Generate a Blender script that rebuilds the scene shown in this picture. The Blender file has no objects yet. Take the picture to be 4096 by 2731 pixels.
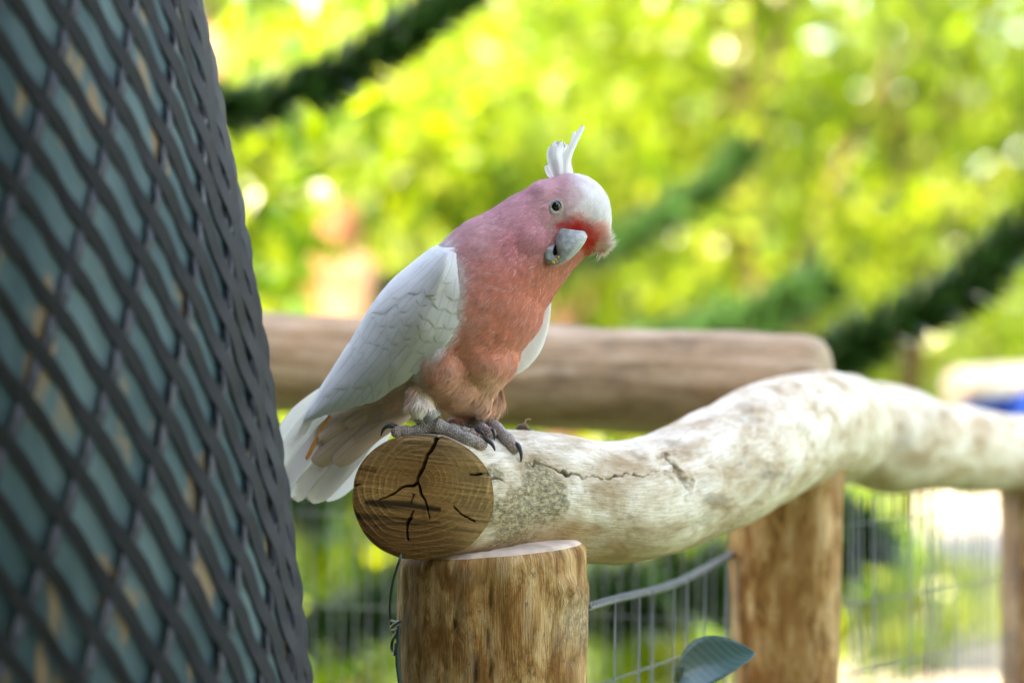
import bpy, math, random
import numpy as np
from mathutils import Vector, Matrix
from mathutils.bvhtree import BVHTree

# ------------------------------------------------------------------ camera
D = 1.88                    # distance camera - bird
S = 0.80 / 4096             # metres per photo pixel at the bird
H = 1.20                    # camera height above the ground
sc = bpy.context.scene
col = sc.collection
cam_d = bpy.data.cameras.new('camera'); cam = bpy.data.objects.new('camera', cam_d); col.objects.link(cam)
cam.location = (0, -D, H); cam.rotation_euler = (math.pi / 2, 0, 0)
cam_d.sensor_width = 36; cam_d.lens = 36 * D / 0.80
cam_d.clip_start = 0.05; cam_d.clip_end = 3000
cam_d.dof.use_dof = True; cam_d.dof.focus_distance = D - 0.028; cam_d.dof.aperture_fstop = 2.7
sc.camera = cam
# ------------------------------------------------------------------ sky, sun, exposure
SUN = np.array([-0.45, -0.60, 0.65]); SUN = SUN / np.linalg.norm(SUN)     # towards the sun
elev = math.asin(SUN[2]); azim = math.atan2(SUN[0], SUN[1])
w = bpy.data.worlds.new('World'); sc.world = w; w.use_nodes = True
wn = w.node_tree; bgn = wn.nodes['Background']
sky = wn.nodes.new('ShaderNodeTexSky'); sky.sky_type = 'NISHITA'; sky.sun_disc = False
sky.dust_density = 2.5; sky.sun_elevation = elev; sky.sun_rotation = azim
wn.links.new(sky.outputs[0], bgn.inputs[0]); bgn.inputs[1].default_value = 0.15
sd = bpy.data.lights.new('sun', 'SUN'); sun = bpy.data.objects.new('sun', sd); col.objects.link(sun)
sd.energy = 5.0; sd.angle = math.radians(0.6); sd.color = (1.0, 0.94, 0.84)
sun.rotation_euler = Vector(SUN).to_track_quat('Z', 'Y').to_euler(); sun.location = (0, 0, 8)
sc.view_settings.view_transform = 'Standard'; sc.view_settings.look = 'None'
sc.view_settings.exposure = 3.42; sc.view_settings.gamma = 1.0; sc.view_settings.use_curve_mapping = False
sc.view_settings.use_white_balance = True; sc.view_settings.white_balance_temperature = 8200; sc.view_settings.white_balance_tint = 14   # the photographer's setting for open shade
sc.render.engine = 'CYCLES'
sc.cycles.use_denoising = True
sc.cycles.max_bounces = 8; sc.cycles.transmission_bounces = 4; sc.cycles.diffuse_bounces = 4
sc.cycles.sample_clamp_indirect = 8

# ------------------------------------------------------------------ helpers
rng = np.random.default_rng(7)
random.seed(7)
def P(px, py, Y=0.0):
    k = S * (D + Y) / D
    return np.array([(px - 2048) * k, Y, H + (1365.5 - py) * k])
def PX(v):
    v = np.asarray(v); k = S * (D + v[..., 1]) / D
    return v[..., 0] / k + 2048, 1365.5 - (v[..., 2] - H) / k
def norm(v):
    v = np.asarray(v, float); return v / (np.linalg.norm(v, axis=-1, keepdims=True) + 1e-12)
def catmull(pts, n):
    p = np.asarray(pts, float); m = len(p)
    t = np.linspace(0, m - 1, n); i = np.clip(t.astype(int), 0, m - 2); f = (t - i)[:, None]
    p0 = p[np.clip(i - 1, 0, m - 1)]; p1 = p[i]; p2 = p[i + 1]; p3 = p[np.clip(i + 2, 0, m - 1)]
    return 0.5 * (2 * p1 + (p2 - p0) * f + (2 * p0 - 5 * p1 + 4 * p2 - p3) * f ** 2 + (3 * p1 - p0 - 3 * p2 + p3) * f ** 3)
PERM = rng.random((64, 64, 64)).astype(np.float32)
def vnoise(p, scale=1.0, off=0.0):
    q = np.asarray(p, float) * scale + off; i = np.floor(q).astype(int); f = q - i; f = f * f * (3 - 2 * f)
    r = 0
    for a in (0, 1):
        for b in (0, 1):
            for c in (0, 1):
                wgt = (f[..., 0] if a else 1 - f[..., 0]) * (f[..., 1] if b else 1 - f[..., 1]) * (f[..., 2] if c else 1 - f[..., 2])
                r = r + wgt * PERM[(i[..., 0] + a) % 64, (i[..., 1] + b) % 64, (i[..., 2] + c) % 64]
    return r - 0.5
def fbm(p, scale, off=0.0, o=4):
    return sum(vnoise(p, scale * 2 ** k, off + 7.3 * k) / 2 ** k for k in range(o))
def sstep(a, b, x):
    t = np.clip((x - a) / (b - a), 0, 1); return t * t * (3 - 2 * t)
def obj(name, me, mat=None, parent=None, loc=None):
    o = bpy.data.objects.new(name, me); col.objects.link(o)
    if mat is not None and len(me.materials) == 0: me.materials.append(mat)
    if loc is not None: o.location = loc
    if parent is not None:
        o.parent = parent; o.matrix_parent_inverse = PINV.get(parent.name, Matrix.Identity(4))
    return o
PINV = {}
def tag(o, label, cat, group=None, kind=None):
    o['label'] = label; o['category'] = cat
    if group: o['group'] = group
    if kind: o['kind'] = kind
    return o
def empty(name, loc):
    o = bpy.data.objects.new(name, None); col.objects.link(o); o.location = loc; o.empty_display_size = 0.02
    PINV[o.name] = Matrix.Translation(-Vector(loc))
    return o
def mesh(name, V, F, smooth=True, cols=None, uv=None, attrs=None):
    me = bpy.data.meshes.new(name)
    V = np.asarray(V, float)
    if isinstance(F, np.ndarray):
        n, k = F.shape
        me.vertices.add(len(V)); me.vertices.foreach_set('co', V.ravel())
        me.loops.add(n * k); me.loops.foreach_set('vertex_index', F.astype(np.int32).ravel())
        me.polygons.add(n); me.polygons.foreach_set('loop_start', np.arange(0, n * k, k, dtype=np.int32))
        me.update(calc_edges=True)
    else:
        me.from_pydata([tuple(v) for v in V], [], F)
    if smooth: me.polygons.foreach_set('use_smooth', np.ones(len(me.polygons), bool))
    if cols is not None: setcol(me, cols)
    if uv is not None:
        l = me.uv_layers.new(name='UVMap'); li = np.zeros(len(me.loops), np.int32); me.loops.foreach_get('vertex_index', li)
        l.data.foreach_set('uv', np.asarray(uv, np.float32)[li].ravel())
    for k, a in (attrs or {}).items():
        at = me.attributes.new(k, 'FLOAT', 'POINT'); at.data.foreach_set('value', np.asarray(a, np.float32))
    me.update(); return me
def setcol(me, c):
    c = np.asarray(c, np.float32)
    if c.shape[1] == 3: c = np.hstack([c, np.ones((len(c), 1), np.float32)])
    at = me.color_attributes.new('Col', 'FLOAT_COLOR', 'POINT'); at.data.foreach_set('color', np.clip(c, 0, 1).ravel())
def gridfaces(n, m, closed=False, flip=False):
    i = np.arange(n - 1)[:, None]; j = np.arange(m if closed else m - 1)[None, :]
    a = i * m + j; b = i * m + (j + 1) % m; c = (i + 1) * m + (j + 1) % m; d = (i + 1) * m + j
    F = np.stack([a, b, c, d], -1).reshape(-1, 4)
    return F[:, ::-1].copy() if flip else F
def frames(c):
    T = norm(np.gradient(c, axis=0)); N = np.zeros_like(T)
    ref = np.array([0, 0, 1.0]) if abs(T[0][2]) < 0.9 else np.array([0, 1.0, 0])
    n = norm(np.cross(np.cross(T[0], ref), T[0]))
    for i in range(len(c)):
        n = norm(n - T[i] * np.dot(n, T[i])); N[i] = n
    return T, N, np.cross(T, N)
def tube(c, r, seg=12, cap=True):
    c = np.asarray(c, float); r = np.broadcast_to(np.asarray(r, float), (len(c),))
    T, N, B = frames(c); th = np.linspace(0, 2 * np.pi, seg, endpoint=False)
    V = (c[:, None] + r[:, None, None] * (np.cos(th)[None, :, None] * N[:, None] + np.sin(th)[None, :, None] * B[:, None])).reshape(-1, 3)
    F = [tuple(f) for f in gridfaces(len(c), seg, True)]
    if cap:
        V = np.vstack([V, c[0], c[-1]]); a, b = len(V) - 2, len(V) - 1; o = (len(c) - 1) * seg
        F += [(a, (k + 1) % seg, k) for k in range(seg)] + [(b, o + k, o + (k + 1) % seg) for k in range(seg)]
    return V, F
def joinvf(parts):
    V = []; F = []; o = 0
    for v, f in parts:
        V.append(v); F += [tuple(int(i) + o for i in q) for q in f]; o += len(v)
    return np.vstack(V), F
def uvsphere(c, rad, nu=24, nv=14, rot=None):
    th = np.linspace(0, 2 * np.pi, nu, endpoint=False); ph = np.linspace(0.001, np.pi - 0.001, nv)
    v = np.stack([np.outer(np.sin(ph), np.cos(th)), np.outer(np.sin(ph), np.sin(th)), np.outer(np.cos(ph), np.ones(nu))], -1).reshape(-1, 3)
    v = v * np.asarray(rad, float)
    if rot is not None: v = v @ np.asarray(rot).T
    F = [tuple(f) for f in gridfaces(nv, nu, True, True)] + [tuple(range(nu)), tuple(range((nv - 1) * nu, nv * nu))[::-1]]
    return v + np.asarray(c), F
def loft(st, n=40, seg=32):
    """st: rows px,py,Y,a,b (a half size across in the picture plane, b in depth, photo pixels) -> closed body of ellipses"""
    q = catmull(st, n); c = np.array([P(*r[:3]) for r in q])
    T = np.gradient(c, axis=0); T[:, 1] = 0; T = norm(T); n_ = np.stack([-T[:, 2], 0 * T[:, 0], T[:, 0]], -1)
    th = np.linspace(0, 2 * np.pi, seg, endpoint=False)
    a = np.maximum(q[:, 3], 1) * S; b = np.maximum(q[:, 4], 1) * S
    V = c[:, None] + a[:, None, None] * np.cos(th)[None, :, None] * n_[:, None] + b[:, None, None] * np.sin(th)[None, :, None] * np.array([0, 1.0, 0])
    V = np.vstack([V.reshape(-1, 3), c[0], c[-1]]); F = [tuple(f) for f in gridfaces(n, seg, True)]
    A, Bq, o = len(V) - 2, len(V) - 1, (n - 1) * seg
    F += [(A, (k + 1) % seg, k) for k in range(seg)] + [(Bq, o + k, o + (k + 1) % seg) for k in range(seg)]
    return V, F
# ---- material helpers
def mat(name):
    m = bpy.data.materials.new(name); m.use_nodes = True; return m, m.node_tree, m.node_tree.nodes['Principled BSDF']
def N(nt, t, **k):
    n = nt.nodes.new(t)
    for a, b in k.items(): setattr(n, a, b)
    return n
def noise(nt, vec, scale, detail=4, rough=0.55, dist=0.0):
    n = N(nt, 'ShaderNodeTexNoise'); n.inputs['Scale'].default_value = scale; n.inputs['Detail'].default_value = detail
    n.inputs['Roughness'].default_value = rough; n.inputs['Distortion'].default_value = dist
    if vec is not None: nt.links.new(vec, n.inputs['Vector'])
    return n
def ramp(nt, fac, stops):
    r = N(nt, 'ShaderNodeValToRGB'); nt.links.new(fac, r.inputs[0]); e = r.color_ramp.elements
    while len(e) < len(stops): e.new(0.5)
    for el, (p, c) in zip(e, stops):
        el.position = p; el.color = (*c, 1) if len(c) == 3 else c
    return r
def mixc(nt, fac, a, b, mode='MIX'):
    m = N(nt, 'ShaderNodeMix', data_type='RGBA', blend_type=mode)
    for s, v in ((0, fac), (6, a), (7, b)):
        if isinstance(v, (int, float)): m.inputs[s].default_value = v
        elif isinstance(v, tuple): m.inputs[s].default_value = (*v, 1)
        else: nt.links.new(v, m.inputs[s])
    return m.outputs[2]
def mapping(nt, src, scale, rot=(0, 0, 0)):
    m = N(nt, 'ShaderNodeMapping'); m.inputs['Scale'].default_value = scale; m.inputs['Rotation'].default_value = rot
    nt.links.new(src, m.inputs['Vector']); return m.outputs[0]
def bump(nt, bs, h, strength, dist=0.002):
    b = N(nt, 'ShaderNodeBump'); b.inputs['Strength'].default_value = strength; b.inputs['Distance'].default_value = dist
    nt.links.new(h, b.inputs['Height']); nt.links.new(b.outputs[0], bs.inputs['Normal']); return b
def plain(name, c, rough=0.6, spec=0.3, metal=0.0, var=0.12, scale=80):
    m, nt, bs = mat(name); tc = N(nt, 'ShaderNodeTexCoord')
    n = noise(nt, tc.outputs['Object'], scale)
    r = ramp(nt, n.outputs[0], [(0.3, tuple(x * (1 - var * 2) for x in c)), (0.7, tuple(min(1, x * (1 + var)) for x in c))])
    nt.links.new(r.outputs[0], bs.inputs['Base Color']); bs.inputs['Roughness'].default_value = rough
    bs.inputs['Specular IOR Level'].default_value = spec; bs.inputs['Metallic'].default_value = metal
    return m

def wood(name, stops, streak=(60, 60, 4), stain=(0.20, 0.11, 0.04), stain_amt=0.6, grey=0.35, spots=0.5, uvs=True, bstr=0.5, rough=0.75, thr=0.5):
    """debarked log: UV = (metres round, metres along)"""
    m, nt, bs = mat(name); L = nt.links
    tc = N(nt, 'ShaderNodeTexCoord'); v = tc.outputs['UV'] if uvs else tc.outputs['Object']
    st = noise(nt, mapping(nt, v, streak), 1.0, 9, 0.68, 0.6)
    r = ramp(nt, st.outputs[0], stops)
    big = noise(nt, mapping(nt, v, (26, 13, 13)), 1.0, 5, 0.6, 0.8)
    br = ramp(nt, big.outputs[0], [(thr - 0.06, (0, 0, 0)), (thr + 0.16, (stain_amt,) * 3)])
    c = mixc(nt, br.outputs[0], r.outputs[0], stain)
    g = noise(nt, mapping(nt, v, (34, 20, 20)), 1.0, 5, 0.65, 0.5); g.noise_dimensions = '4D'; g.inputs['W'].default_value = 3.1
    gr = ramp(nt, g.outputs[0], [(0.56, (0, 0, 0)), (0.68, (grey,) * 3)])
    c = mixc(nt, gr.outputs[0], c, (0.16, 0.14, 0.11))
    sp = noise(nt, mapping(nt, v, (260, 120, 120)), 1.0, 3, 0.6, 0.6)
    sr = ramp(nt, sp.outputs[0], [(0.60, (0, 0, 0)), (0.70, (spots,) * 3)])
    c = mixc(nt, sr.outputs[0], c, (0.10, 0.065, 0.035))
    fib = noise(nt, mapping(nt, v, (900, 60, 60)), 1.0, 3, 0.6, 0.3)
    fr = ramp(nt, fib.outputs[0], [(0.35, (0.74, 0.72, 0.68)), (0.6, (1.04, 1.04, 1.04))])
    c = mixc(nt, 1.0, c, fr.outputs[0], 'MULTIPLY')
    # Col.r = bark remnants, Col.g = dark stain and painted crack shade, Col.b = orange
    at = N(nt, 'ShaderNodeVertexColor', layer_name='Col'); se = N(nt, 'ShaderNodeSeparateColor'); L.new(at.outputs[0], se.inputs[0])
    pn = noise(nt, mapping(nt, v, (260, 170, 170)), 1.0, 6, 0.72, 0.25)
    pr = ramp(nt, pn.outputs[0], [(0.36, (0.05, 0.05, 0.035)), (0.48, (0.20, 0.16, 0.09)), (0.60, (0.42, 0.35, 0.22)), (0.7, (0.56, 0.50, 0.38))])
    c = mixc(nt, se.outputs[0], c, pr.outputs[0])
    c = mixc(nt, se.outputs[1], c, (0.035, 0.028, 0.02))
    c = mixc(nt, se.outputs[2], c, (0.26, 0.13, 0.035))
    L.new(c, bs.inputs['Base Color']); bs.inputs['Roughness'].default_value = rough; bs.inputs['Specular IOR Level'].default_value = 0.25
    hs = N(nt, 'ShaderNodeMath', operation='ADD'); L.new(fib.outputs[0], hs.inputs[0]); L.new(st.outputs[0], hs.inputs[1])
    pm = N(nt, 'ShaderNodeMath', operation='MULTIPLY_ADD'); L.new(pn.outputs[0], pm.inputs[0]); L.new(se.outputs[0], pm.inputs[1]); L.new(hs.outputs[0], pm.inputs[2])
    bump(nt, bs, pm.outputs[0], bstr, 0.0015)
    return m
M_LOG = wood('pale_log_wood', [(0.32, (0.32, 0.23, 0.14)), (0.42, (0.54, 0.45, 0.33)), (0.52, (0.67, 0.60, 0.48)), (0.64, (0.77, 0.73, 0.65))], streak=(42, 24, 24), stain=(0.33, 0.22, 0.11), stain_amt=0.75, grey=0.3, spots=0.35)
M_RAIL = wood('weathered_rail_wood', [(0.35, (0.20, 0.135, 0.08)), (0.5, (0.36, 0.26, 0.17)), (0.65, (0.50, 0.40, 0.30))], streak=(60, 5, 5), stain=(0.22, 0.14, 0.07), stain_amt=0.5, grey=0.3)
M_POST = wood('orange_post_wood', [(0.36, (0.12, 0.05, 0.012)), (0.44, (0.28, 0.14, 0.038)), (0.53, (0.48, 0.29, 0.115)), (0.64, (0.62, 0.45, 0.25))], streak=(80, 24, 24), stain=(0.20, 0.075, 0.012), stain_amt=0.75, grey=0.5, spots=0.7, bstr=0.7, thr=0.48)

# ------------------------------------------------------------------ ground
def make_ground():
    m, nt, bs = mat('grass_ground'); tc = N(nt, 'ShaderNodeTexCoord')
    n = noise(nt, tc.outputs['Object'], 3.0, 6); r = ramp(nt, n.outputs[0], [(0.3, (0.04, 0.07, 0.012)), (0.55, (0.10, 0.15, 0.025)), (0.75, (0.20, 0.20, 0.07))])
    nt.links.new(r.outputs[0], bs.inputs['Base Color']); bs.inputs['Roughness'].default_value = 0.9
    n_ = 60; g = np.linspace(-1, 1, n_); g = np.sign(g) * np.abs(g) ** 3 * 900
    X, Y = np.meshgrid(g, g); Z = fbm(np.stack([X, Y, 0 * X], -1), 0.35) * 0.06 * (np.hypot(X, Y) > 2)
    o = obj('ground', mesh('ground', np.stack([X, Y, Z - 0.02], -1).reshape(-1, 3), gridfaces(n_, n_)), m); o['kind'] = 'structure'
    m2 = plain('path_gravel', (0.27, 0.24, 0.19), 0.9, 0.2, scale=30)
    c = catmull([(5.5, 22), (3.6, 15), (2.2, 9.5), (1.6, 7.2), (1.0, 4.5)], 40); t = norm(np.gradient(c, axis=0)); nn = np.stack([-t[:, 1], t[:, 0]], -1)
    V = np.stack([np.column_stack([c + nn * k, 0.045 + 0 * c[:, 0] + 0.02 * (1 - abs(k))]) for k in (-0.8, -0.4, 0, 0.4, 0.8)], 1).reshape(-1, 3)
    p = obj('path', mesh('path', V, gridfaces(40, 5)), m2); p['kind'] = 'structure'
make_ground()

# ------------------------------------------------------------------ logs
def uvlog(c, r, seg):
    s = np.concatenate([[0], np.cumsum(np.linalg.norm(np.diff(c, axis=0), axis=1))])
    th = np.linspace(0, 2 * np.pi, seg, endpoint=False)
    u = np.abs(((th / np.pi + 1) % 2) - 1) * np.pi * float(np.mean(r))        # mirrored: no seam
    sgn = np.where(th < np.pi, 0.0, 3.7)
    return np.stack([np.broadcast_to(u + sgn * 0.0, (len(c), seg)), np.broadcast_to(s[:, None], (len(c), seg))], -1).reshape(-1, 2)
def polydist(p, poly):
    """distance of 2D points p to polyline; poly [(x,y,halfwidth)] -> distance/halfwidth"""
    best = np.full(len(p), 1e9)
    for a, b in zip(poly[:-1], poly[1:]):
        a_, b_ = np.array(a[:2], float), np.array(b[:2], float); ab = b_ - a_
        t = np.clip(((p - a_) @ ab) / (ab @ ab), 0, 1); d = np.linalg.norm(p - a_ - t[:, None] * ab, axis=1)
        best = np.minimum(best, d / (a[2] * (1 - t) + b[2] * t))
    return best

def roundlog(pts, radii, seg=64, n=120, bumpy=0.003, seed=0.0, endround=0.25):
    """log with rounded sawn ends; pts world points"""
    c = catmull(pts, n); r = catmull(np.asarray(radii, float)[:, None], n)[:, 0]
    T, Nn, B = frames(c); th = np.linspace(0, 2 * np.pi, seg, endpoint=False)
    rad = np.cos(th)[None, :, None] * Nn[:, None] + np.sin(th)[None, :, None] * B[:, None]
    Q = c[:, None] + rad * r[:, None, None]
    dsp = fbm(Q, 9.0, seed, 3) * bumpy * 2 + fbm(Q * [1, 1, 1], 40.0, seed + 3, 2) * bumpy * 0.35
    V = Q + rad * dsp[..., None]
    # caps
    def cap(i, sgn):
        out = []
        for f, off in ((0.97, 0.35), (0.90, 0.75), (0.78, 0.98), (0.55, 1.05), (0.3, 1.07), (0.1, 1.08)):
            ring = c[i] + (V[i] - c[i]) * f + sgn * T[i] * r[i] * endround * off
            out.append(ring)
        return out
    rings = cap(0, -1)[::-1] + [V[i] for i in range(n)] + cap(n - 1, 1)
    c2 = np.array([x.mean(0) for x in rings]); A = np.vstack(rings)
    F = [tuple(f) for f in gridfaces(len(rings), seg, True)]
    F += [tuple(range(seg))[::-1], tuple(range((len(rings) - 1) * seg, len(rings) * seg))]
    return A, F, uvlog(c2, r, seg)

# --- the perch log: oblique sawn end, curving away to the corner of the fence
LOGC = [(1400, 1990, -0.080, .0468), (1680, 1985, -0.030, .0473), (1960, 1974, 0.020, .0498), (2200, 1985, 0.058, .0515), (2450, 2003, 0.095, .0510), (2700, 1945, 0.150, .0515),
        (2900, 1862, 0.215, .0545), (3060, 1775, 0.290, .0560), (3190, 1725, 0.360, .0545), (3290, 1700, 0.440, .051), (3390, 1705, 0.54, .05)]
def make_perch():
    n, seg = 700, 400
    q = catmull(LOGC, n); c = np.array([P(*r[:3]) for r in q]); r = q[:, 3]
    T, Nn, B = frames(c); th = np.linspace(0, 2 * np.pi, seg, endpoint=False)
    rad = np.cos(th)[None, :, None] * Nn[:, None] + np.sin(th)[None, :, None] * B[:, None]
    Q = c[:, None] + rad * r[:, None, None]
    dsp = fbm(Q, 10.0, 1.0, 3) * 0.006 + fbm(Q, 55.0, 5.0, 3) * 0.0012
    V = Q + rad * dsp[..., None]
    # sawn plane
    c0 = P(1680, 1983, -0.030); be = math.radians(-15)
    ch = np.array([math.cos(be), math.sin(be), 0]); pn = np.array([ch[1], -ch[0], 0]); pn = pn / np.linalg.norm(pn)   # faces the camera and left
    pn = norm(pn + np.array([0, 0, 0.02]))
    flat = V.reshape(-1, 3); dist = (flat - c0) @ pn; rdir = T[np.repeat(np.arange(n), seg)]
    # slide everything beyond the plane back on to it, with a worn rounded rim
    soft = 0.0035
    k = rdir @ pn
    over = dist + soft
    shift = np.where(over > 0, over - soft * (1 - np.exp(-np.maximum(over, 0) / soft)), 0.0)
    V = flat + rdir * (-(shift) / np.minimum(k, -0.2))[:, None]
    dsel = np.maximum(dist, -1)
    # pull rim in a little
    rim = np.exp(-np.abs(dist) / 0.004)
    cc = c[np.repeat(np.arange(n), seg)]
    V = V - rad.reshape(-1, 3) * (rim * 0.0018)[:, None]
    px, py = PX(V); p2 = np.stack([px, py], -1); front = (rad.reshape(-1, 3)[:, 1] < 0.3)
    # checks (drying cracks) along the log
    cracks = [[(2115, 1838, 2.5), (2180, 1862, 3.5), (2250, 1890, 4), (2330, 1912, 2.5), (2420, 1908, 1.2), (2560, 1895, 1.2), (2680, 1880, .8)],
              [(1955, 1900, 2), (2000, 1915, 2), (2030, 1930, 1)], [(2140, 1790, 1), (2160, 1815, 2), (2200, 1850, 1)]]
    pj = p2 + np.stack([fbm(V, 120, 3, 3) * 26, fbm(V, 120, 17, 3) * 26], -1)
    dep = np.zeros(len(V))
    for cr in cracks: dep = np.maximum(dep, (1 - sstep(0.6, 1.6, polydist(pj, cr))))
    dep = dep * np.clip(.75 + 1.6 * fbm(V, 35, 8, 3), 0.1, 1)
    V = V - rad.reshape(-1, 3) * (dep * front * 0.0035)[:, None]
    knot = polydist(p2 + (pj - p2) * 1.6, [(2652, 1815, 5), (2690, 1850, 10), (2725, 1905, 17), (2750, 1970, 9)])
    kd = (1 - sstep(0.5, 1.3, knot)) * front
    V = V - rad.reshape(-1, 3) * (kd * 0.003)[:, None]
    lip = np.exp(-((knot - 1.6) / 0.35) ** 2) * front
    V = V + rad.reshape(-1, 3) * (lip * 0.0009)[:, None]
    nz = fbm(V, 60.0, 2.0, 3)
    e = ((px - 2120) / 190) ** 2 + ((py - 2030) / 190) ** 2 + nz * 1.8
    bark = (1 - sstep(0.55, 1.1, e)) * front
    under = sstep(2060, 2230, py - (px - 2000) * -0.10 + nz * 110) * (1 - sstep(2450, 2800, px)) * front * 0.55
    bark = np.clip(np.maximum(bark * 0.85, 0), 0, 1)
    darkk = np.clip(dep * 0.95 * front + kd * 0.7 * np.clip(.6 + 1.5 * fbm(V, 90, 9), 0, 1), 0, 1)  # crack recesses painted dark to deepen their shade
    for (x, y, rx, ry, a) in ((2860, 1995, 60, 26, .35), (2520, 2065, 26, 18, .5), (3100, 1900, 70, 22, .35), (2700, 1775, 80, 15, .3), (3000, 1680, 60, 14, .25), (2990, 1640, 30, 30, .2)):
        darkk = np.maximum(darkk, a * (1 - sstep(0.3, 1.2, ((px - x) / rx) ** 2 + ((py - y) / ry) ** 2 + nz * 1.5)) * front)
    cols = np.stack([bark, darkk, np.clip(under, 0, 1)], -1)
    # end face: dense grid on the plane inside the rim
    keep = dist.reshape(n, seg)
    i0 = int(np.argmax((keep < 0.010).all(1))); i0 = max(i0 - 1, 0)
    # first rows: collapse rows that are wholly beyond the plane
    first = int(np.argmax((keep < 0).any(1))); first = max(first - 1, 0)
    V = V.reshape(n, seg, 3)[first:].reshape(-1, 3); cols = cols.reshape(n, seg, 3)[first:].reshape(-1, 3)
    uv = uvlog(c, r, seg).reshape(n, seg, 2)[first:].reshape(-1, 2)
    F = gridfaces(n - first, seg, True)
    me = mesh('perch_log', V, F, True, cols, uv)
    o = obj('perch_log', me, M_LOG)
    tag(o, 'curved pale debarked log the cockatoo stands on, its sawn end resting on a post', 'log')
    # rim of the face: outermost radius per direction in the plane
    e1 = ch; e2 = np.cross(pn, e1); e2 = e2 if e2[2] > 0 else -e2
    near = np.abs((V - c0) @ pn) < 0.006
    pr = np.stack([(V[near] - c0) @ e1, (V[near] - c0) @ e2], -1)
    ang = np.arctan2(pr[:, 1], pr[:, 0]); rr = np.hypot(pr[:, 0], pr[:, 1])
    nb = 120; rim_r = np.zeros(nb)
    for b in range(nb):
        a0 = -np.pi + (b + .5) * 2 * np.pi / nb; dd = np.abs(((ang - a0 + np.pi) % (2 * np.pi)) - np.pi)
        rim_r[b] = np.median(np.sort(rr[dd < 0.08])[-14:])
    nr_, na = 150, 480
    A = np.linspace(-np.pi, np.pi, na, endpoint=False); R = np.interp(A, -np.pi + (np.arange(nb) + .5) * 2 * np.pi / nb, rim_r, period=2 * np.pi)
    R = np.convolve(np.r_[R[-6:], R, R[:6]], np.ones(13) / 13, 'valid')
    f = np.linspace(0, 1, nr_) ** 0.8
    X = f[:, None] * (R * np.cos(A))[None]; Z = f[:, None] * (R * np.sin(A))[None]
    pts = c0 + X[..., None] * e1 + Z[..., None] * e2
    pts = pts.reshape(-1, 3); px, py = PX(pts); p2 = np.stack([px, py], -1); n3 = np.stack([px, py, 0 * px], -1) / 1000
    wob = fbm(n3, 7, 3, 4) * 34
    rpx = np.hypot(px - 1678, (py - 1930) * 1.15 + (px - 1678) * 0.05) + wob
    ringf = 0.5 + 0.5 * np.sin(2 * np.pi * (rpx / 27.0 + 0.8 * vnoise(n3 * 0 + (rpx / 60)[:, None], 1.0)))
    ringw = sstep(0.55, 1.0, ringf) * np.clip(.55 + 1.6 * fbm(n3, 8, 41, 3), .1, 1.2)
    fine = 0.5 + 0.5 * np.sin(2 * np.pi * rpx / 9.0)
    ray = fbm(np.stack([np.arctan2(py - 1930, px - 1678) * 60, rpx / 200, 0 * px], -1), 1.0, 2, 3)
    saw = fbm(np.stack([(px + py * 0.35) / 260, (py - px * 0.12) / 9, 0 * px], -1), 1.0, 8, 3)
    blot = fbm(n3, 6, 12, 4)
    base = np.array([0.20, 0.105, 0.036]); lite = np.array([0.44, 0.28, 0.115]); dark = np.array([0.060, 0.030, 0.012]); grey = np.array([0.30, 0.235, 0.165])
    mixf = np.clip(0.42 + 0.28 * ringw + 0.10 * (fine - .5) + 0.5 * ray + 0.16 * saw + 0.60 * blot, 0, 1)[:, None]
    C = base * (1 - mixf) + lite * mixf
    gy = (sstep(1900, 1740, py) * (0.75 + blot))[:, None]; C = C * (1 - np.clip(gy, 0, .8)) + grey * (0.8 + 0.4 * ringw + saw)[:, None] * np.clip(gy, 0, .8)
    lowf = sstep(1960, 2130, py + (1500 - px) * 0.10 + wob * 2)[:, None] * 0.78; C = C * (1 - lowf) + np.array([0.085, 0.040, 0.013]) * (1 + ringw * 0.9 + saw)[:, None] * lowf  # shading of the lower face painted into the colour
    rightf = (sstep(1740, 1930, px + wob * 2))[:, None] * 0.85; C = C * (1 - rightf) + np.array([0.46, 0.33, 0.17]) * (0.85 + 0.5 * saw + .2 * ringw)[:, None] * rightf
    sd_ = polydist(p2, [(1470, 2008, 8), (1540, 2014, 15), (1640, 2020, 17), (1760, 2036, 9)]) + saw * 1.2
    stn = (1 - sstep(0.6, 1.5, sd_))[:, None] * 0.9; C = C * (1 - stn) + np.array([0.016, 0.010, 0.006]) * stn
    for q in ([(1440, 1876, 5), (1505, 1885, 4)], [(1420, 2060, 8), (1640, 2075, 4)], [(1500, 2100, 5), (1760, 2085, 5)]):
        stn = (1 - sstep(0.5, 1.8, polydist(p2, q) + saw * 2))[:, None] * 0.6; C = C * (1 - stn) + np.array([0.025, 0.014, 0.008]) * stn
    pith = np.exp(-((px - 1678) ** 2 + (py - 1930) ** 2) / 50 ** 2)[:, None] * 0.35; C = C * (1 - pith) + np.array([.13, .075, .03]) * pith
    crk = [[(1752, 1742, 7), (1728, 1790, 8), (1700, 1850, 7), (1672, 1925, 6), (1680, 1960, 6), (1700, 2010, 5), (1725, 2070, 3)],
           [(1672, 1932, 4), (1610, 1950, 4), (1545, 1985, 3), (1520, 1998, 2)], [(1402, 1950, 4), (1440, 1936, 3)],
           [(1655, 2040, 3), (1630, 2100, 5), (1635, 2160, 4)], [(1660, 1975, 2), (1645, 2010, 2)], [(1880, 1893, 2), (1930, 1898, 4), (1985, 1910, 4)],
           [(1815, 2030, 2), (1860, 2062, 3), (1900, 2090, 2)]]
    jit = np.stack([fbm(n3, 40, 1, 2) * 9, fbm(n3, 40, 7, 2) * 9], -1)
    dp = np.zeros(len(pts))
    for q in crk: dp = np.maximum(dp, (1 - sstep(0.55, 1.25, polydist(p2 + jit, q))))
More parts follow.
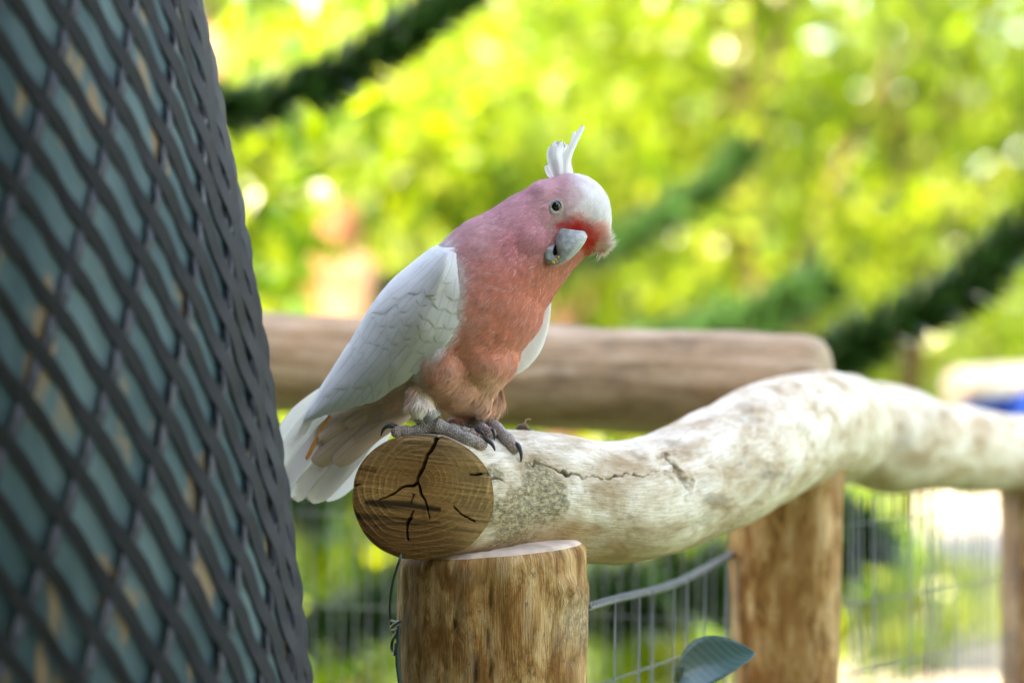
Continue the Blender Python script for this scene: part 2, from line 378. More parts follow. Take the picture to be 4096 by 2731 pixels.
    C = (C * np.array([1.06, .96, .80])) ** 1.02 * (1 - 0.7 * dp[:, None])  # shade inside the cracks also darkened in the vertex colour
    hgt = saw * 0.0004 + ringw * 0.0003 + blot * 0.001 - dp * 0.010
    hgt += 0.0011 * (1 - sstep(0.0, 0.10, 1 - np.repeat(f, na))) * -1
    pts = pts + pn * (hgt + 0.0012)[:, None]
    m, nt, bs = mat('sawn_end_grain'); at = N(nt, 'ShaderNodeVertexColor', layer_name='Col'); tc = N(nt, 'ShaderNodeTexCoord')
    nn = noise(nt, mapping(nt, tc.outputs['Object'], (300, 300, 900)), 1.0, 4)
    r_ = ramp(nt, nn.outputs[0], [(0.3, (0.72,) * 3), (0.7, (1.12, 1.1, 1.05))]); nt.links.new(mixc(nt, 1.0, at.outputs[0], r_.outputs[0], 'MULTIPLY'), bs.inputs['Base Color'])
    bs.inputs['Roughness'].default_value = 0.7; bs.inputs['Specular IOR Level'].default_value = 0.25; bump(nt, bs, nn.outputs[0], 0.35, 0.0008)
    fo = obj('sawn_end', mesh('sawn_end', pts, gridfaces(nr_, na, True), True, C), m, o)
    fo['label'] = 'brown sawn end with growth rings and black radial cracks'
    return o, V, F, pts, gridfaces(nr_, na, True)
perch, LV, LF, EV, EF = make_perch()
BVH = BVHTree.FromPolygons([tuple(v) for v in np.vstack([LV, EV])], [tuple(int(i) for i in f) for f in np.vstack([LF, EF + len(LV)])])
CAM = np.array([0, -D, H])
def log_hit(px, py):
    d = norm(P(px, py, 0) - CAM); h = BVH.ray_cast(Vector(CAM), Vector(d))
    return None if h[0] is None else (np.array(h[0]), np.array(h[1]))
_lpx, _lpy = PX(LV)
def log_top(px):
    s = np.abs(_lpx - px) < 14; k = np.argmin(np.where(s, _lpy, 1e9)); return _lpy[k], LV[k][1]

# small curled twig stub lying on top of the log
def make_twig():
    ty, tY = log_top(2095)
    e = empty('twig_stub', P(2095, ty, tY)); tag(e, 'tiny dry curled twig stub lying on top of the perch log behind the foot', 'twig')
    m = plain('dry_twig', (0.12, 0.075, 0.05)); m2 = plain('dry_tendril', (0.35, 0.27, 0.12))
    V, F = tube([P(2065, ty + 4, tY), P(2080, ty - 12, tY), P(2100, ty - 14, tY), P(2122, ty + 6, tY)], np.array([6, 13, 13, 5]) * S, 8); obj('stub', mesh('stub', V, F), m, e)
    V, F = tube(catmull([P(2098, ty - 12, tY), P(2100, ty - 30, tY), P(2108, ty - 42, tY), P(2124, ty - 40, tY)], 12), 3 * S, 6); obj('tendril', mesh('tendril', V, F), m2, e)
make_twig()

def simple_log(name, px, radii, label, material, grp=None, n=120, bumpy=0.003, seed=0., endround=0.25):
    V, F, uv = roundlog([P(*p) for p in px], radii, 72, n, bumpy, seed, endround)
    nz = fbm(V, 14, seed, 4)
    cols = np.stack([np.clip(nz - .15, 0, 1) * 0.5, np.clip(fbm(V, 30, seed + 4, 3) - .2, 0, 1), np.clip(nz * -1 - .1, 0, 1) * 0.6], -1)
    o = obj(name, mesh(name, V, F, True, cols, uv), material); tag(o, label, 'log', grp); return o
simple_log('rail_log', [(3250, 1770, 0.56), (3420, 1722, 0.58), (3560, 1752, 0.62), (3720, 1775, 0.68), (3880, 1795, 0.75), (4096, 1812, 0.86), (4400, 1800, 1.05)],
           [.048, .0495, .056, .050, .046, .045, .045], 'pale grey log rail running on from the bent end of the perch log', M_LOG, seed=5., bumpy=.004)
simple_log('rail_log', [(300, 1405, 0.80), (1000, 1442, 0.76), (1700, 1490, 0.70), (2400, 1520, 0.64), (2900, 1530, 0.60), (3215, 1535, 0.57)],
           [.054, .054, .055, .055, .053, .050], 'straight brown log rail behind the cockatoo with a sawn right end', M_RAIL, seed=9., endround=0.45)

# --- posts
def make_post(px, Y, r, top_py, label, seed, tilt=0.0, bevel=0.012, detail=True):
    base = P(px, top_py, Y); n, seg = (200, 200) if detail else (60, 56)
    zt = base[2]; f = np.linspace(0, 1, n) ** 0.9
    z = -0.3 + (zt - (-0.3)) * f
    th = np.linspace(0, 2 * np.pi, seg, endpoint=False)
    rr = np.full(n, r)
    X = base[0] + np.cos(th)[None] * rr[:, None]; Yy = Y + np.sin(th)[None] * rr[:, None]; Z = np.broadcast_to(z[:, None], X.shape).copy()
    Q = np.stack([X, Yy, Z], -1); rad = np.stack([np.cos(th), np.sin(th), 0 * th], -1)[None]
    q2 = Q * [1, 1, 0.15]
    dsp = fbm(q2, 22, seed, 4) * 0.010 + fbm(Q * [1, 1, .3], 70, seed + 2, 3) * 0.0016
    Q = Q + rad * dsp[..., None]
    Q[..., 2] += tilt * (Q[..., 0] - base[0]) * sstep(0.5, 1, f)[:, None]
    rings = [Q[i] for i in range(n)]
    topc = np.array([base[0], Y, 0])
    for a in np.linspace(0.2, 1, 6):
        k = 1 - bevel / r * (1 - math.cos(a * math.pi / 2)); ring = Q[-1].copy(); ring[:, :2] = topc[:2] + (Q[-1][:, :2] - topc[:2]) * k; ring[:, 2] += bevel * math.sin(a * math.pi / 2); rings.append(ring)
    tr = []
    for k in (0.75, 0.5, 0.25, 0.02):
        ring = rings[n + 5].copy(); ring[:, :2] = topc[:2] + (ring[:, :2] - topc[:2]) * k; ring[:, 2] += 0.002 * (1 - k) + fbm(ring, 120, seed, 2) * 0.0015; tr.append(ring)
    side = np.vstack(rings[:n + 3])
    u = np.abs(((th / np.pi) % 2) - 1) * np.pi * r
    uv = np.stack([np.broadcast_to(u + seed, (n + 3, seg)), np.broadcast_to(np.array([x[:, 2].mean() for x in rings[:n + 3]])[:, None], (n + 3, seg))], -1).reshape(-1, 2)
    px_, py_ = PX(side); nz = fbm(side * [1, 1, .6], 30, seed, 4); front = side[:, 1] < Y
    cols = np.zeros((len(side), 3)); p2 = np.stack([px_, py_], -1)
    cols[:, 2] = np.clip(fbm(side * [1, 1, .12], 26, seed + 5, 4) * 2.2 - 0.15, 0, .8)
    cols[:, 0] = np.clip(fbm(side * [1, 1, .6], 24, seed + 8, 4) * 2.5 - .55, 0, .8)
    if detail:
        for q in ([(1955, 2262, 4), (1958, 2400, 4), (1952, 2560, 3), (1958, 2700, 4)], [(1830, 2610, 4), (1880, 2604, 5), (1935, 2610, 4)], [(1893, 2615, 5), (1897, 2740, 6)], [(1812, 2470, 4), (1818, 2530, 7)], [(2230, 2650, 3), (2320, 2640, 4), (2350, 2636, 3)]):
            dd = (1 - sstep(0.5, 1.4, polydist(p2, q) + nz)) * front
            cols[:, 1] = np.maximum(cols[:, 1], dd * .75); side -= np.repeat(rad, n + 3, 0).reshape(-1, 3) * (dd * 0.004)[:, None]
        kn = np.hypot((px_ - 2275) / 60, (py_ - 2370) / 55); kk = np.exp(-kn ** 2) * front
        side += np.repeat(rad, n + 3, 0).reshape(-1, 3) * (kk * 0.004 * (1 + np.cos(kn * 9)))[:, None]
        cols[:, 0] = np.maximum(cols[:, 0], np.exp(-((px_ - 2310) / 70) ** 2 - ((py_ - 2480) / 110) ** 2) * .8 * front)
    o = obj('fence_post', mesh('fence_post', side, gridfaces(n + 3, seg, True), True, cols, uv), M_POST)
    tag(o, label, 'post', None)
    tv = np.vstack([side[-seg:]] + rings[n + 3:] + tr)
    t_ = obj('sawn_top', mesh('sawn_top', tv, gridfaces(len(tv) // seg, seg, True)), M_CUT, o)
    return o
M_CUT = plain('pale_sawn_wood', (0.60, 0.47, 0.36), 0.8, 0.2, var=0.15, scale=60)
make_post(1976, 0.028, 0.0745, 2240, 'stout orange brown post holding up the sawn end of the perch log', 1.3, tilt=0.07)
make_post(3150, 0.42, 0.0535, 1850, 'orange post with a dark knot under the far bend of the perch log', 6.1, detail=False)
make_post(4190, 0.86, 0.0560, 1900, 'shaded brown post under the grey log rail beside the pale wire mesh', 11.7, detail=False)

# ------------------------------------------------------------------ fence wire
M_WIRE = plain('galvanised_wire', (0.17, 0.18, 0.18), 0.5, 0.4, 0.3)
M_DWIRE = plain('green_coated_wire', (0.045, 0.075, 0.065), 0.5, 0.4)
def wire_between(name, a, b, r, m, parent, seg=6):
    V, F = tube(np.array([a, b]), r, seg); return obj(name, mesh(name, V, F, True), m, parent)
def wire_panel(label, p0, p1, n_v, top0, top1, hz, r, m, slant=0.0):
    """vertical wires between two ground points, welded horizontals at heights hz"""
    p0, p1 = np.asarray(p0, float), np.asarray(p1, float)
    e = empty('wire_mesh_panel', tuple((p0 + p1) / 2)); tag(e, label, 'wire mesh')
    rr = random.Random(n_v)
    for i in range(n_v):
        t = (i + 0.5) / n_v; b = p0 * (1 - t) + p1 * t; top = top0 * (1 - t) + top1 * t
        j = rr.uniform(-1, 1) * 0.003
        wire_between('wire', b + [j, 0, 0], np.array([b[0] + slant + j, b[1], top]), r, m, e)
    for z in hz:
        wire_between('cross_wire', np.array([p0[0], p0[1], z]) + [0, -.0022, 0], np.array([p1[0], p1[1], z]) + [0, -.0022, 0], r, m, e)
def G(px, Y): v = P(px, 1365, Y); return np.array([v[0], v[1], 0.0])
zA, zB = P(2365, 2420, .09)[2], P(2900, 2225, .42)[2]
wire_panel('sparse upright wires below the twisted cable between two orange posts', G(2370, .09), G(2935, .41), 8, zA, zB, [P(2650, 2640, .25)[2] - k * .12 for k in range(0, 6)], .0009, M_WIRE, slant=0.012)
zr = P(3700, 1950, .65)[2]
wire_panel('fine wire mesh hanging under the grey log rail beyond the second post', G(3385, .50), G(4150, .86), 30, zr, zr, [P(3400, y, .5)[2] for y in (2100, 2421, 2695)] + [P(3400, 2695, .5)[2] - .07 * k for k in range(1, 7)], .0009, M_WIRE)
zb = P(1500, 1690, .72)[2]
wire_panel('faint wire mesh hanging under the straight brown back rail', G(950, .77), G(2950, .60), 34, zb + .02, zb - .02, [zb - .10 - .10 * k for k in range(0, 6)], .0007, M_WIRE)
def twisted_cable():
    a, b = P(2350, 2428, .075), P(2960, 2205, .43); e = empty('twisted_cable', tuple(a)); tag(e, 'grey twisted wire cable strung from the near post up to the second post', 'cable')
    t = np.linspace(0, 1, 160); c = a + (b - a) * t[:, None]; c[:, 2] -= np.sin(t * np.pi) * .006
    c[:, 2] += .0012 * np.sin(t * 9)
    for ph in (0, math.pi):
        w_ = t * 2 * math.pi * 26 + ph
        V, F = tube(c + np.stack([np.cos(w_), 0 * w_, np.sin(w_)], -1) * .0019, .0018, 7); obj('strand', mesh('strand', V, F), M_WIRE, e)
twisted_cable()
def hanging_wire(pts, r, label):
    V, F = tube(catmull([P(*p) for p in pts], 60), r, 7); o = obj('tie_wire', mesh('tie_wire', V, F), M_DWIRE); tag(o, label, 'wire')
hanging_wire([(1612, 2185, -.02), (1598, 2240, -.03), (1575, 2310, -.02), (1562, 2380, -.01), (1558, 2440, 0), (1566, 2500, 0), (1590, 2560, -.01)], .0011, 'dark green wire looping out beside the near post from under the log')
hanging_wire([(1565, 2480, 0), (1582, 2486, -.01), (1600, 2484, -.02), (1572, 2500, -.01), (1566, 2515, 0), (1590, 2520, -.02), (1570, 2560, 0), (1568, 2600, 0), (1580, 2615, -.01), (1584, 2570, -.01)], .0012, 'dark knotted tie wire at the left edge of the near post')
hanging_wire([(1598, 2500, -.02), (1592, 2580, -.02), (1590, 2650, -.02), (1600, 2740, -.02), (1606, 2900, -.02)], .0016, 'straight green wire running down the shaded side of the near post')

# ------------------------------------------------------------------ leafy plant by the second post
def make_plant():
    base = G(2790, .13); e = empty('broadleaf_plant', tuple(base)); tag(e, 'broad blue green leaf on a stem poking up beside the second post', 'plant')
    m, nt, bs = mat('blue_green_leaf'); tc = N(nt, 'ShaderNodeTexCoord'); se = N(nt, 'ShaderNodeSeparateXYZ'); nt.links.new(tc.outputs['UV'], se.inputs[0])
    wv = N(nt, 'ShaderNodeTexWave'); wv.inputs['Scale'].default_value = 3.2; wv.inputs['Distortion'].default_value = 1.0
    nt.links.new(mapping(nt, tc.outputs['UV'], (1, 1.2, 1), (0, 0, 1.1)), wv.inputs['Vector'])
    r = ramp(nt, wv.outputs[0], [(0.1, (0.040, 0.105, 0.10)), (0.8, (0.055, 0.130, 0.125))]); nt.links.new(r.outputs[0], bs.inputs['Base Color'])
    bs.inputs['Roughness'].default_value = 0.38; bump(nt, bs, wv.outputs[0], 0.12, 0.001)
    def leaf(root, tip, width, up, sag):
        root, tip = np.asarray(root), np.asarray(tip); d = tip - root; s = norm(np.cross(d, up)); u = norm(np.cross(s, d))
        n, k = 24, 11; t = np.linspace(0, 1, n); q = np.linspace(-1, 1, k)
        wd = width * np.sin(np.pi * np.clip(t, 0, 1) ** 0.85) ** 0.7 * (1 - 0.15 * t)
        V = root + d * t[:, None, None] + s * (wd[:, None] * q[None])[..., None] + u * ((np.abs(q)[None] ** 1.3 * wd[:, None] * .35) + (np.sin(t * np.pi) * sag)[:, None])[..., None]
        uv = np.stack(np.broadcast_arrays((q[None] * .5 + .5) * np.ones((n, 1)), t[:, None] * np.ones((1, k))), -1).reshape(-1, 2)
        lo = obj('leaf', mesh('leaf', V.reshape(-1, 3), gridfaces(n, k), True, None, uv), m, e); so = lo.modifiers.new('s', 'SOLIDIFY'); so.thickness = .0007
    ms = plain('green_stem', (0.06, 0.10, 0.04))
    top = P(2705, 2725, .13)
    V, F = tube(catmull([base, base + [.004, 0, .4], (P(2730, 2900, .13)), top], 20), .003, 8); obj('stem', mesh('stem', V, F), ms, e)
    leaf(top, P(3022, 2612, .10), .0255, np.array([-.25, -.75, .62]), .006)
    for a, z, l in ((2.4, .42, .10), (0.4, .52, .10), (-1.2, .6, .09), (3.6, .62, .09)):
        r0 = base + [0.004, 0, z]; leaf(r0, r0 + [math.cos(a) * l, math.sin(a) * l * .6, .02], .026, np.array([0, 0, 1.]), .006)
make_plant()

# ------------------------------------------------------------------ foliage materials
def leafmat(name, trans=(0.30, 0.36, 0.02), tw=0.5, rough=0.35, spec=0.5):
    m, nt, bs = mat(name); at = N(nt, 'ShaderNodeVertexColor', layer_name='Col')
    nt.links.new(at.outputs[0], bs.inputs['Base Color']); bs.inputs['Roughness'].default_value = rough; bs.inputs['Specular IOR Level'].default_value = spec
    tr = N(nt, 'ShaderNodeBsdfTranslucent'); tcol = mixc(nt, 1.0, at.outputs[0], (trans[0] / .1, trans[1] / .1, trans[2] / .02), 'MULTIPLY')
    nt.links.new(tcol, tr.inputs[0]); mx = N(nt, 'ShaderNodeMixShader'); mx.inputs[0].default_value = tw
    nt.links.new(bs.outputs[0], mx.inputs[1]); nt.links.new(tr.outputs[0], mx.inputs[2])
    nt.links.new(mx.outputs[0], nt.nodes['Material Output'].inputs['Surface']); return m
M_LEAF = leafmat('sunlit_leaf')
M_DARKLEAF = leafmat('dark_evergreen_leaf', (.10, .11, .02), .12, .5, .3)  # kept dark so the unseen crowns block light
M_BARK = plain('brown_bark', (0.065, 0.036, 0.02), 0.9, 0.2, scale=20)
def leaf_cloud(cent, size, nrm, aspect, colr, r_):
    """folded leaves: 6 verts, 2 quads each"""
    n = len(cent); a = norm(r_.normal(size=(n, 3))); a = norm(a - nrm * (a * nrm).sum(1)[:, None]); b = np.cross(nrm, a)
    L = size[:, None]; Wd = L * aspect
    V = np.stack([cent - a * L * .5, cent - a * L * .1 + b * Wd * .5 + nrm * L * .08, cent + a * L * .5, cent - a * L * .1 - b * Wd * .5 + nrm * L * .08], 1).reshape(-1, 3)
    i = np.arange(n)[:, None] * 4
    F = np.concatenate([i + [0, 1, 2], i + [0, 2, 3]], 0)
    return V, F, np.repeat(colr, 4, 0)
def crown(center, rad, n, lsize, hue, seed, clumps=26):
    r_ = np.random.default_rng(seed)
    cc = norm(r_.normal(size=(clumps, 3))) * (r_.random((clumps, 1)) ** .45) * .82
    k = r_.integers(0, clumps, n); p = cc[k] + r_.normal(size=(n, 3)) * .17
    cent = np.asarray(center) + p * np.asarray(rad)
    nrm = norm(r_.normal(size=(n, 3)) + [0, 0, .6])
    hues = np.array([[.09, .12, .012], [.13, .15, .012], [.055, .10, .015], [.16, .155, .015], [.07, .11, .03], [.17, .15, .02]])
    base = hues[np.clip((hue + (r_.random(clumps)[k] - .5) * 3.0 + r_.normal(size=n) * .5).astype(int), 0, 5)]
    c = base * (.75 + .5 * r_.random((n, 1)))
    return leaf_cloud(cent, lsize * (.7 + .6 * r_.random(n)), nrm, .62, c, r_)
def tree(name, label, cat, loc, crown_c, rad, n, lsize, hue, seed, trunk_r=.05, limbs=5, group=None, lean=0.0, dark=False):
    e = empty(name, tuple(loc)); tag(e, label, cat, group); loc = np.asarray(loc, float); cc = np.asarray(crown_c, float)
    r_ = random.Random(seed); parts = []
    top = cc + [0, 0, rad[2] * .5]
    c = catmull([loc - [0, 0, .1], loc * .5 + cc * .5 + [lean, 0, -.1], cc, top], 24); parts.append(tube(c, np.linspace(trunk_r, trunk_r * .3, 24) * (1 + .1 * np.sin(np.arange(24))), 10))
    for i in range(limbs):
        t = .35 + .5 * i / max(limbs, 1); a = c[int(t * 23)]; an = r_.uniform(0, 6.28)
        b = cc + np.array([math.cos(an) * rad[0] * .7, math.sin(an) * rad[1] * .7, rad[2] * r_.uniform(-.2, .6)])
        parts.append(tube(catmull([a, a * .5 + b * .5 + [0, 0, .08], b], 10), np.linspace(trunk_r * .45, trunk_r * .12, 10), 7))
    V, F = joinvf(parts); obj('trunk', mesh('trunk', V, F), M_BARK, e)
    V, F, C = crown(cc, rad, n, lsize, hue, seed); obj('crown', mesh('crown', V, F, False, C * (.4 if dark else 1)), M_DARKLEAF if dark else M_LEAF, e)
    return e

# the mesh-wrapped tree on the left and its unseen crown, shaped to shade the perch
def make_left_tree():
    yt = -0.16; R0 = 0.26
    def axis(z):
        t = (H + 1365.5 * S - z) / (2731 * S)          # 0 at frame top .. 1 at frame bottom
        k = (D + yt) / D
        edge = 735 + 455 * t + 40 * np.sin(t * 3.0) * (t > 0) * (t < 1.05)
        return (edge - 2048) * S * k - R0 * 1.005
    z = np.linspace(-.15, 3.4, 300); x = axis(z); seg = 220
    th = np.linspace(0, 2 * np.pi, seg, endpoint=False); rr = R0 * (1 + .02 * np.sin(z * 2)) * np.where(z > 2.2, 1 - (z - 2.2) * .28, 1)
    Q = np.stack([x[:, None] + rr[:, None] * np.cos(th), yt + rr[:, None] * np.sin(th), np.broadcast_to(z[:, None], (300, seg))], -1)
    rad = np.stack([np.cos(th), np.sin(th), 0 * th], -1)[None]
    Q = Q + rad * (fbm(Q * [1, 1, .6], 7, 2, 3) * .005)[..., None]
    base = np.array([axis(0.0), yt, 0])
    e = empty('mesh_wrapped_tree', tuple(base)); tag(e, 'thick leaning dark teal trunk with tan flakes, wrapped in diamond mesh', 'tree')
    m, nt, bs = mat('teal_flaking_bark'); tc = N(nt, 'ShaderNodeTexCoord'); v = tc.outputs['Object']
    b = noise(nt, mapping(nt, v, (9, 9, 4)), 1.0, 4); r = ramp(nt, b.outputs[0], [(.34, (.008, .028, .034)), (.5, (.022, .054, .060)), (.66, (.065, .110, .114))])
    f = noise(nt, mapping(nt, v, (38, 38, 13)), 1.0, 3, .5, .3); fr = ramp(nt, f.outputs[0], [(.57, (0, 0, 0)), (.64, (.85,) * 3)])
    c = mixc(nt, fr.outputs[0], r.outputs[0], (.20, .13, .065)); nt.links.new(c, bs.inputs['Base Color']); bs.inputs['Roughness'].default_value = .65; bs.inputs['Specular IOR Level'].default_value = .3
    bump(nt, bs, f.outputs[0], .5, .004)
    obj('trunk', mesh('trunk', Q.reshape(-1, 3), gridfaces(300, seg, True)), m, e)
    # unseen limbs and crown, placed to keep the sun off the perch
    parts = []; rs = random.Random(3); top = np.array([axis(3.4), yt, 3.4]); cc = np.array([-1.75, -2.5, 3.75])
    for i in range(7):
        an = i / 7 * 6.28; b_ = cc + np.array([math.cos(an) * 1.9, math.sin(an) * 1.9, rs.uniform(-.1, .4)])
        parts.append(tube(catmull([top - [0, 0, .5], top * .6 + b_ * .4 + [0, 0, .2], b_], 12), np.linspace(.10, .02, 12), 8))
    V, F = joinvf(parts); obj('limbs', mesh('limbs', V, F), M_BARK, e)
    r_ = np.random.default_rng(5); n = 17000
    rd = np.sqrt(r_.random(n)) * 2.2; an = r_.random(n) * 6.283
    cent = cc + np.stack([rd * np.cos(an), rd * np.sin(an) * .95, r_.normal(size=n) * .28], -1)
    V, F, C = leaf_cloud(cent, .17 * (.7 + .6 * r_.random(n)), norm(r_.normal(size=(n, 3)) * .6 + [-.4, 0, 1]), .6, np.tile([[.022, .045, .012]], (n, 1)) * (.7 + .6 * r_.random((n, 1))), r_)
    obj('crown', mesh('crown', V, F, False, C), M_DARKLEAF, e)
    # diamond mesh wrap: two families of flat ribbons
    we = empty('diamond_mesh', tuple(base)); tag(we, 'dark diamond pattern mesh of flat strands wrapped round the leaning trunk', 'mesh')
    mw = plain('grey_plastic_mesh', (0.036, 0.037, 0.050), .6, .22, scale=30)
    Rw = R0 * 1.0 + .0045
    k = S * (D + yt - .2) / D
    u = np.array([150 * k / .83, -305 * k]); vv = np.array([80 * k / .83, 172 * k])      # lattice in (arc, height)
    def surf(s, zz, off):
        a = s / Rw; xx = np.interp(zz, z, x); r1 = np.interp(zz, z, rr) - R0 + Rw + off
        return np.stack([xx + r1 * np.sin(a), yt - r1 * np.cos(a), zz], -1)
    z0 = 1.2
    def strand(org, d, wdt, off, tiltw):
        tmax = 1.1 / abs(d[1]); t = np.linspace(-tmax, tmax, 260); s = org[0] + d[0] * t; zz = z0 + org[1] + d[1] * t
        sel = (np.abs(s) < Rw * 2.3) & (zz > .55) & (zz < 1.75)
        if sel.sum() < 6: return
        t = t[sel]; s = s[sel]; zz = zz[sel]
        s = s + np.sin(t * 2 * np.pi) * .0010; pn_ = np.array([-d[1], d[0]]); pn_ = pn_ / np.linalg.norm(pn_)
        wv_ = wdt * (.85 + .3 * np.abs(np.cos(t * np.pi)))
        o2 = off + .0022 * np.cos(t * 2 * np.pi + (0 if off > 0 else np.pi)) * 0.6
        a_ = surf(s + pn_[0] * wv_, zz + pn_[1] * wv_, o2 + tiltw); b_ = surf(s - pn_[0] * wv_, zz - pn_[1] * wv_, o2 - tiltw)
        a2 = surf(s + pn_[0] * wv_, zz + pn_[1] * wv_, o2 + tiltw - .0022); b2 = surf(s - pn_[0] * wv_, zz - pn_[1] * wv_, o2 - tiltw - .0022)
        V = np.stack([a_, b_, b2, a2], 1).reshape(-1, 3)
        F = [tuple(q) for q in gridfaces(len(s), 4, True)] + [(3, 2, 1, 0), tuple(range(len(V) - 4, len(V)))]
        obj('strand', mesh('strand', V, F, False), mw, we)
    for i in range(-22, 23): strand(vv * i, u, .0036, .0012, .0022)
    for i in range(-22, 23): strand(u * i, vv, .0034, .0, .0006)
make_left_tree()

# ------------------------------------------------------------------ background: posts, branches, trees
def araucaria(label, pts, r, ln, seed, dens=900):
    c = catmull([P(*p) for p in pts], 60); e = empty('spiky_branch', tuple(c[0])); tag(e, label, 'branch', None)
    T, Nn, B = frames(c); V, F = tube(c, r * .45, 9); ms = plain('branch_bark', (0.03, 0.04, 0.015)); obj('stem', mesh('stem', V, F), ms, e)
    r_ = np.random.default_rng(seed); L = np.linalg.norm(np.diff(c, axis=0), axis=1).sum(); n = int(dens * L)
    t = r_.random(n) * 59; i = np.clip(t.astype(int), 0, 58); f = (t - i)[:, None]; p = c[i] * (1 - f) + c[i + 1] * f
    an = r_.random(n) * 6.283; rad = np.cos(an)[:, None] * Nn[i] + np.sin(an)[:, None] * B[i]
    d = norm(rad * .9 + T[i] * .55 + r_.normal(size=(n, 3)) * .12); side = norm(np.cross(d, rad + .01)); l = ln * (.7 + .6 * r_.random((n, 1)))
    root = p + rad * r * .35
    V = np.stack([root - side * l * .16, root + side * l * .16, root + d * l * .5 + side * l * .17 + rad * l * .06, root + d * l, root + d * l * .5 - side * l * .17 + rad * l * .06], 1).reshape(-1, 3)
    k = np.arange(n)[:, None] * 5; F = np.concatenate([k + [0, 1, 2], k + [0, 2, 4], k + [4, 2, 3]], 0)
    C = np.repeat(np.array([[.018, .055, .012]]) * (.6 + .9 * r_.random((n, 1))), 5, 0)
    o = obj('leaf_scales', mesh('leaf_scales', V, F, False, C), M_SPIKE, e); o['kind'] = 'stuff'
M_SPIKE = leafmat('spiky_leaf', (0.12, .14, .02), .25, .4, .5)
araucaria('dark spiky branch curving up behind the mesh wrapped trunk', [(500, 470, 1.5), (830, 440, 1.5), (1150, 390, 1.5), (1450, 250, 1.5), (1650, 110, 1.52), (1850, -60, 1.55), (2000, -250, 1.6)], .022, .042, 1, 1700)
araucaria('dark spiky branch rising to the right above the corner of the rails', [(3150, 1560, 1.5), (3350, 1420, 1.5), (3600, 1290, 1.5), (3850, 1140, 1.5), (4150, 900, 1.5), (4400, 650, 1.5)], .024, .045, 2, 1700)
araucaria('blurred spiky branch passing behind the beak of the cockatoo', [(1500, 1180, 3.0), (1900, 1150, 3.0), (2320, 1020, 3.0), (2600, 900, 3.0), (2850, 740, 3.0), (2980, 600, 3.0)], .020, .046, 3, 1500)
araucaria('short blurred spiky branch just above the brown back rail', [(2500, 1420, 2.8), (2800, 1330, 2.8), (3050, 1260, 2.8), (3300, 1110, 2.8)], .028, .06, 4, 1300)
araucaria('dark spiky branch low down between the trunk and the near post', [(900, 2560, 1.9), (1200, 2540, 1.9), (1420, 2480, 1.9), (1620, 2400, 1.9), (2000, 2330, 1.9)], .03, .06, 5, 1300)
araucaria('dark spiky branch below the tail of the cockatoo', [(800, 1700, 2.2), (1050, 1880, 2.2), (1160, 2010, 2.2), (1300, 2060, 2.2)], .03, .05, 6, 1100)
araucaria('dark spiky branch low in the gap behind the second post', [(2300, 2500, 2.1), (2500, 2380, 2.1), (2900, 2330, 2.1), (3250, 2260, 2.1), (3450, 2120, 2.1)], .05, .08, 8, 1200)

def bgpost(px, top_py, Y, r, label, c):
    b = G(px, Y); top = P(px, top_py, Y)[2]; n = 24
    zz = np.concatenate([np.linspace(0, top - r, n), top - r + r * np.sin(np.linspace(.15, 1.5, 8))]); rr = np.concatenate([np.full(n, r), r * np.cos(np.linspace(.15, 1.5, 8))])
    V, F = tube(np.stack([0 * zz + b[0], 0 * zz + b[1], zz], -1), rr, 20); V = V + fbm(V, 6, px, 3)[:, None] * [.03, .03, 0]
    o = obj('wooden_stake', mesh('wooden_stake', V, F), plain('stake_wood_%d' % px, c, .8, .2, scale=12)); tag(o, label, 'stake'); return o
bgpost(1345, 795, 4.6, .075, 'round topped orange wooden stake standing in the foliage behind the back rail', (.13, .06, .025))
bgpost(1400, 1010, 4.4, .07, 'short pale peach stake in front of the round topped orange stake', (.13, .082, .050))
bgpost(860, 120, 5.5, .09, 'tall tan stake beside the upper part of the mesh wrapped trunk', (.17, .10, .05))
# sunlit pale log and blue cloth beyond the right rail
def right_things():
    V, F, uv = roundlog([P(3850, 1560, 2.2), P(4000, 1545, 2.25), P(4200, 1530, 2.3), P(4500, 1520, 2.4)], [.040, .038, .036, .036], 32, 40, .004, 3., .5)
    o = obj('sunlit_log', mesh('sunlit_log', V, F, True, np.zeros((len(V), 3)), uv), M_LOG); tag(o, 'blown out cream log end in full sun beyond the grey log rail', 'log')
    b = G(4000, 2.25)
    n = 14; X = np.linspace(3830, 4500, n); V = []
    for i, xx in enumerate(X):
        for j, dy in enumerate((0, 18, 60, 130)):
            V.append(P(xx, 1628 - (xx - 3830) * .22 + dy * 1.3 + 8 * math.sin(xx / 37), 2.05 - .03 * math.sin(j + i * .9)))
    me = mesh('blue_cloth', np.array(V), gridfaces(n, 4)); o = obj('blue_cloth', me, plain('blue_cloth', (.01, .07, .36), .7, .2)); s_ = o.modifiers.new('s', 'SOLIDIFY'); s_.thickness = .004
    tag(o, 'strip of bright blue cloth hanging below the blown out cream log', 'cloth')
right_things()

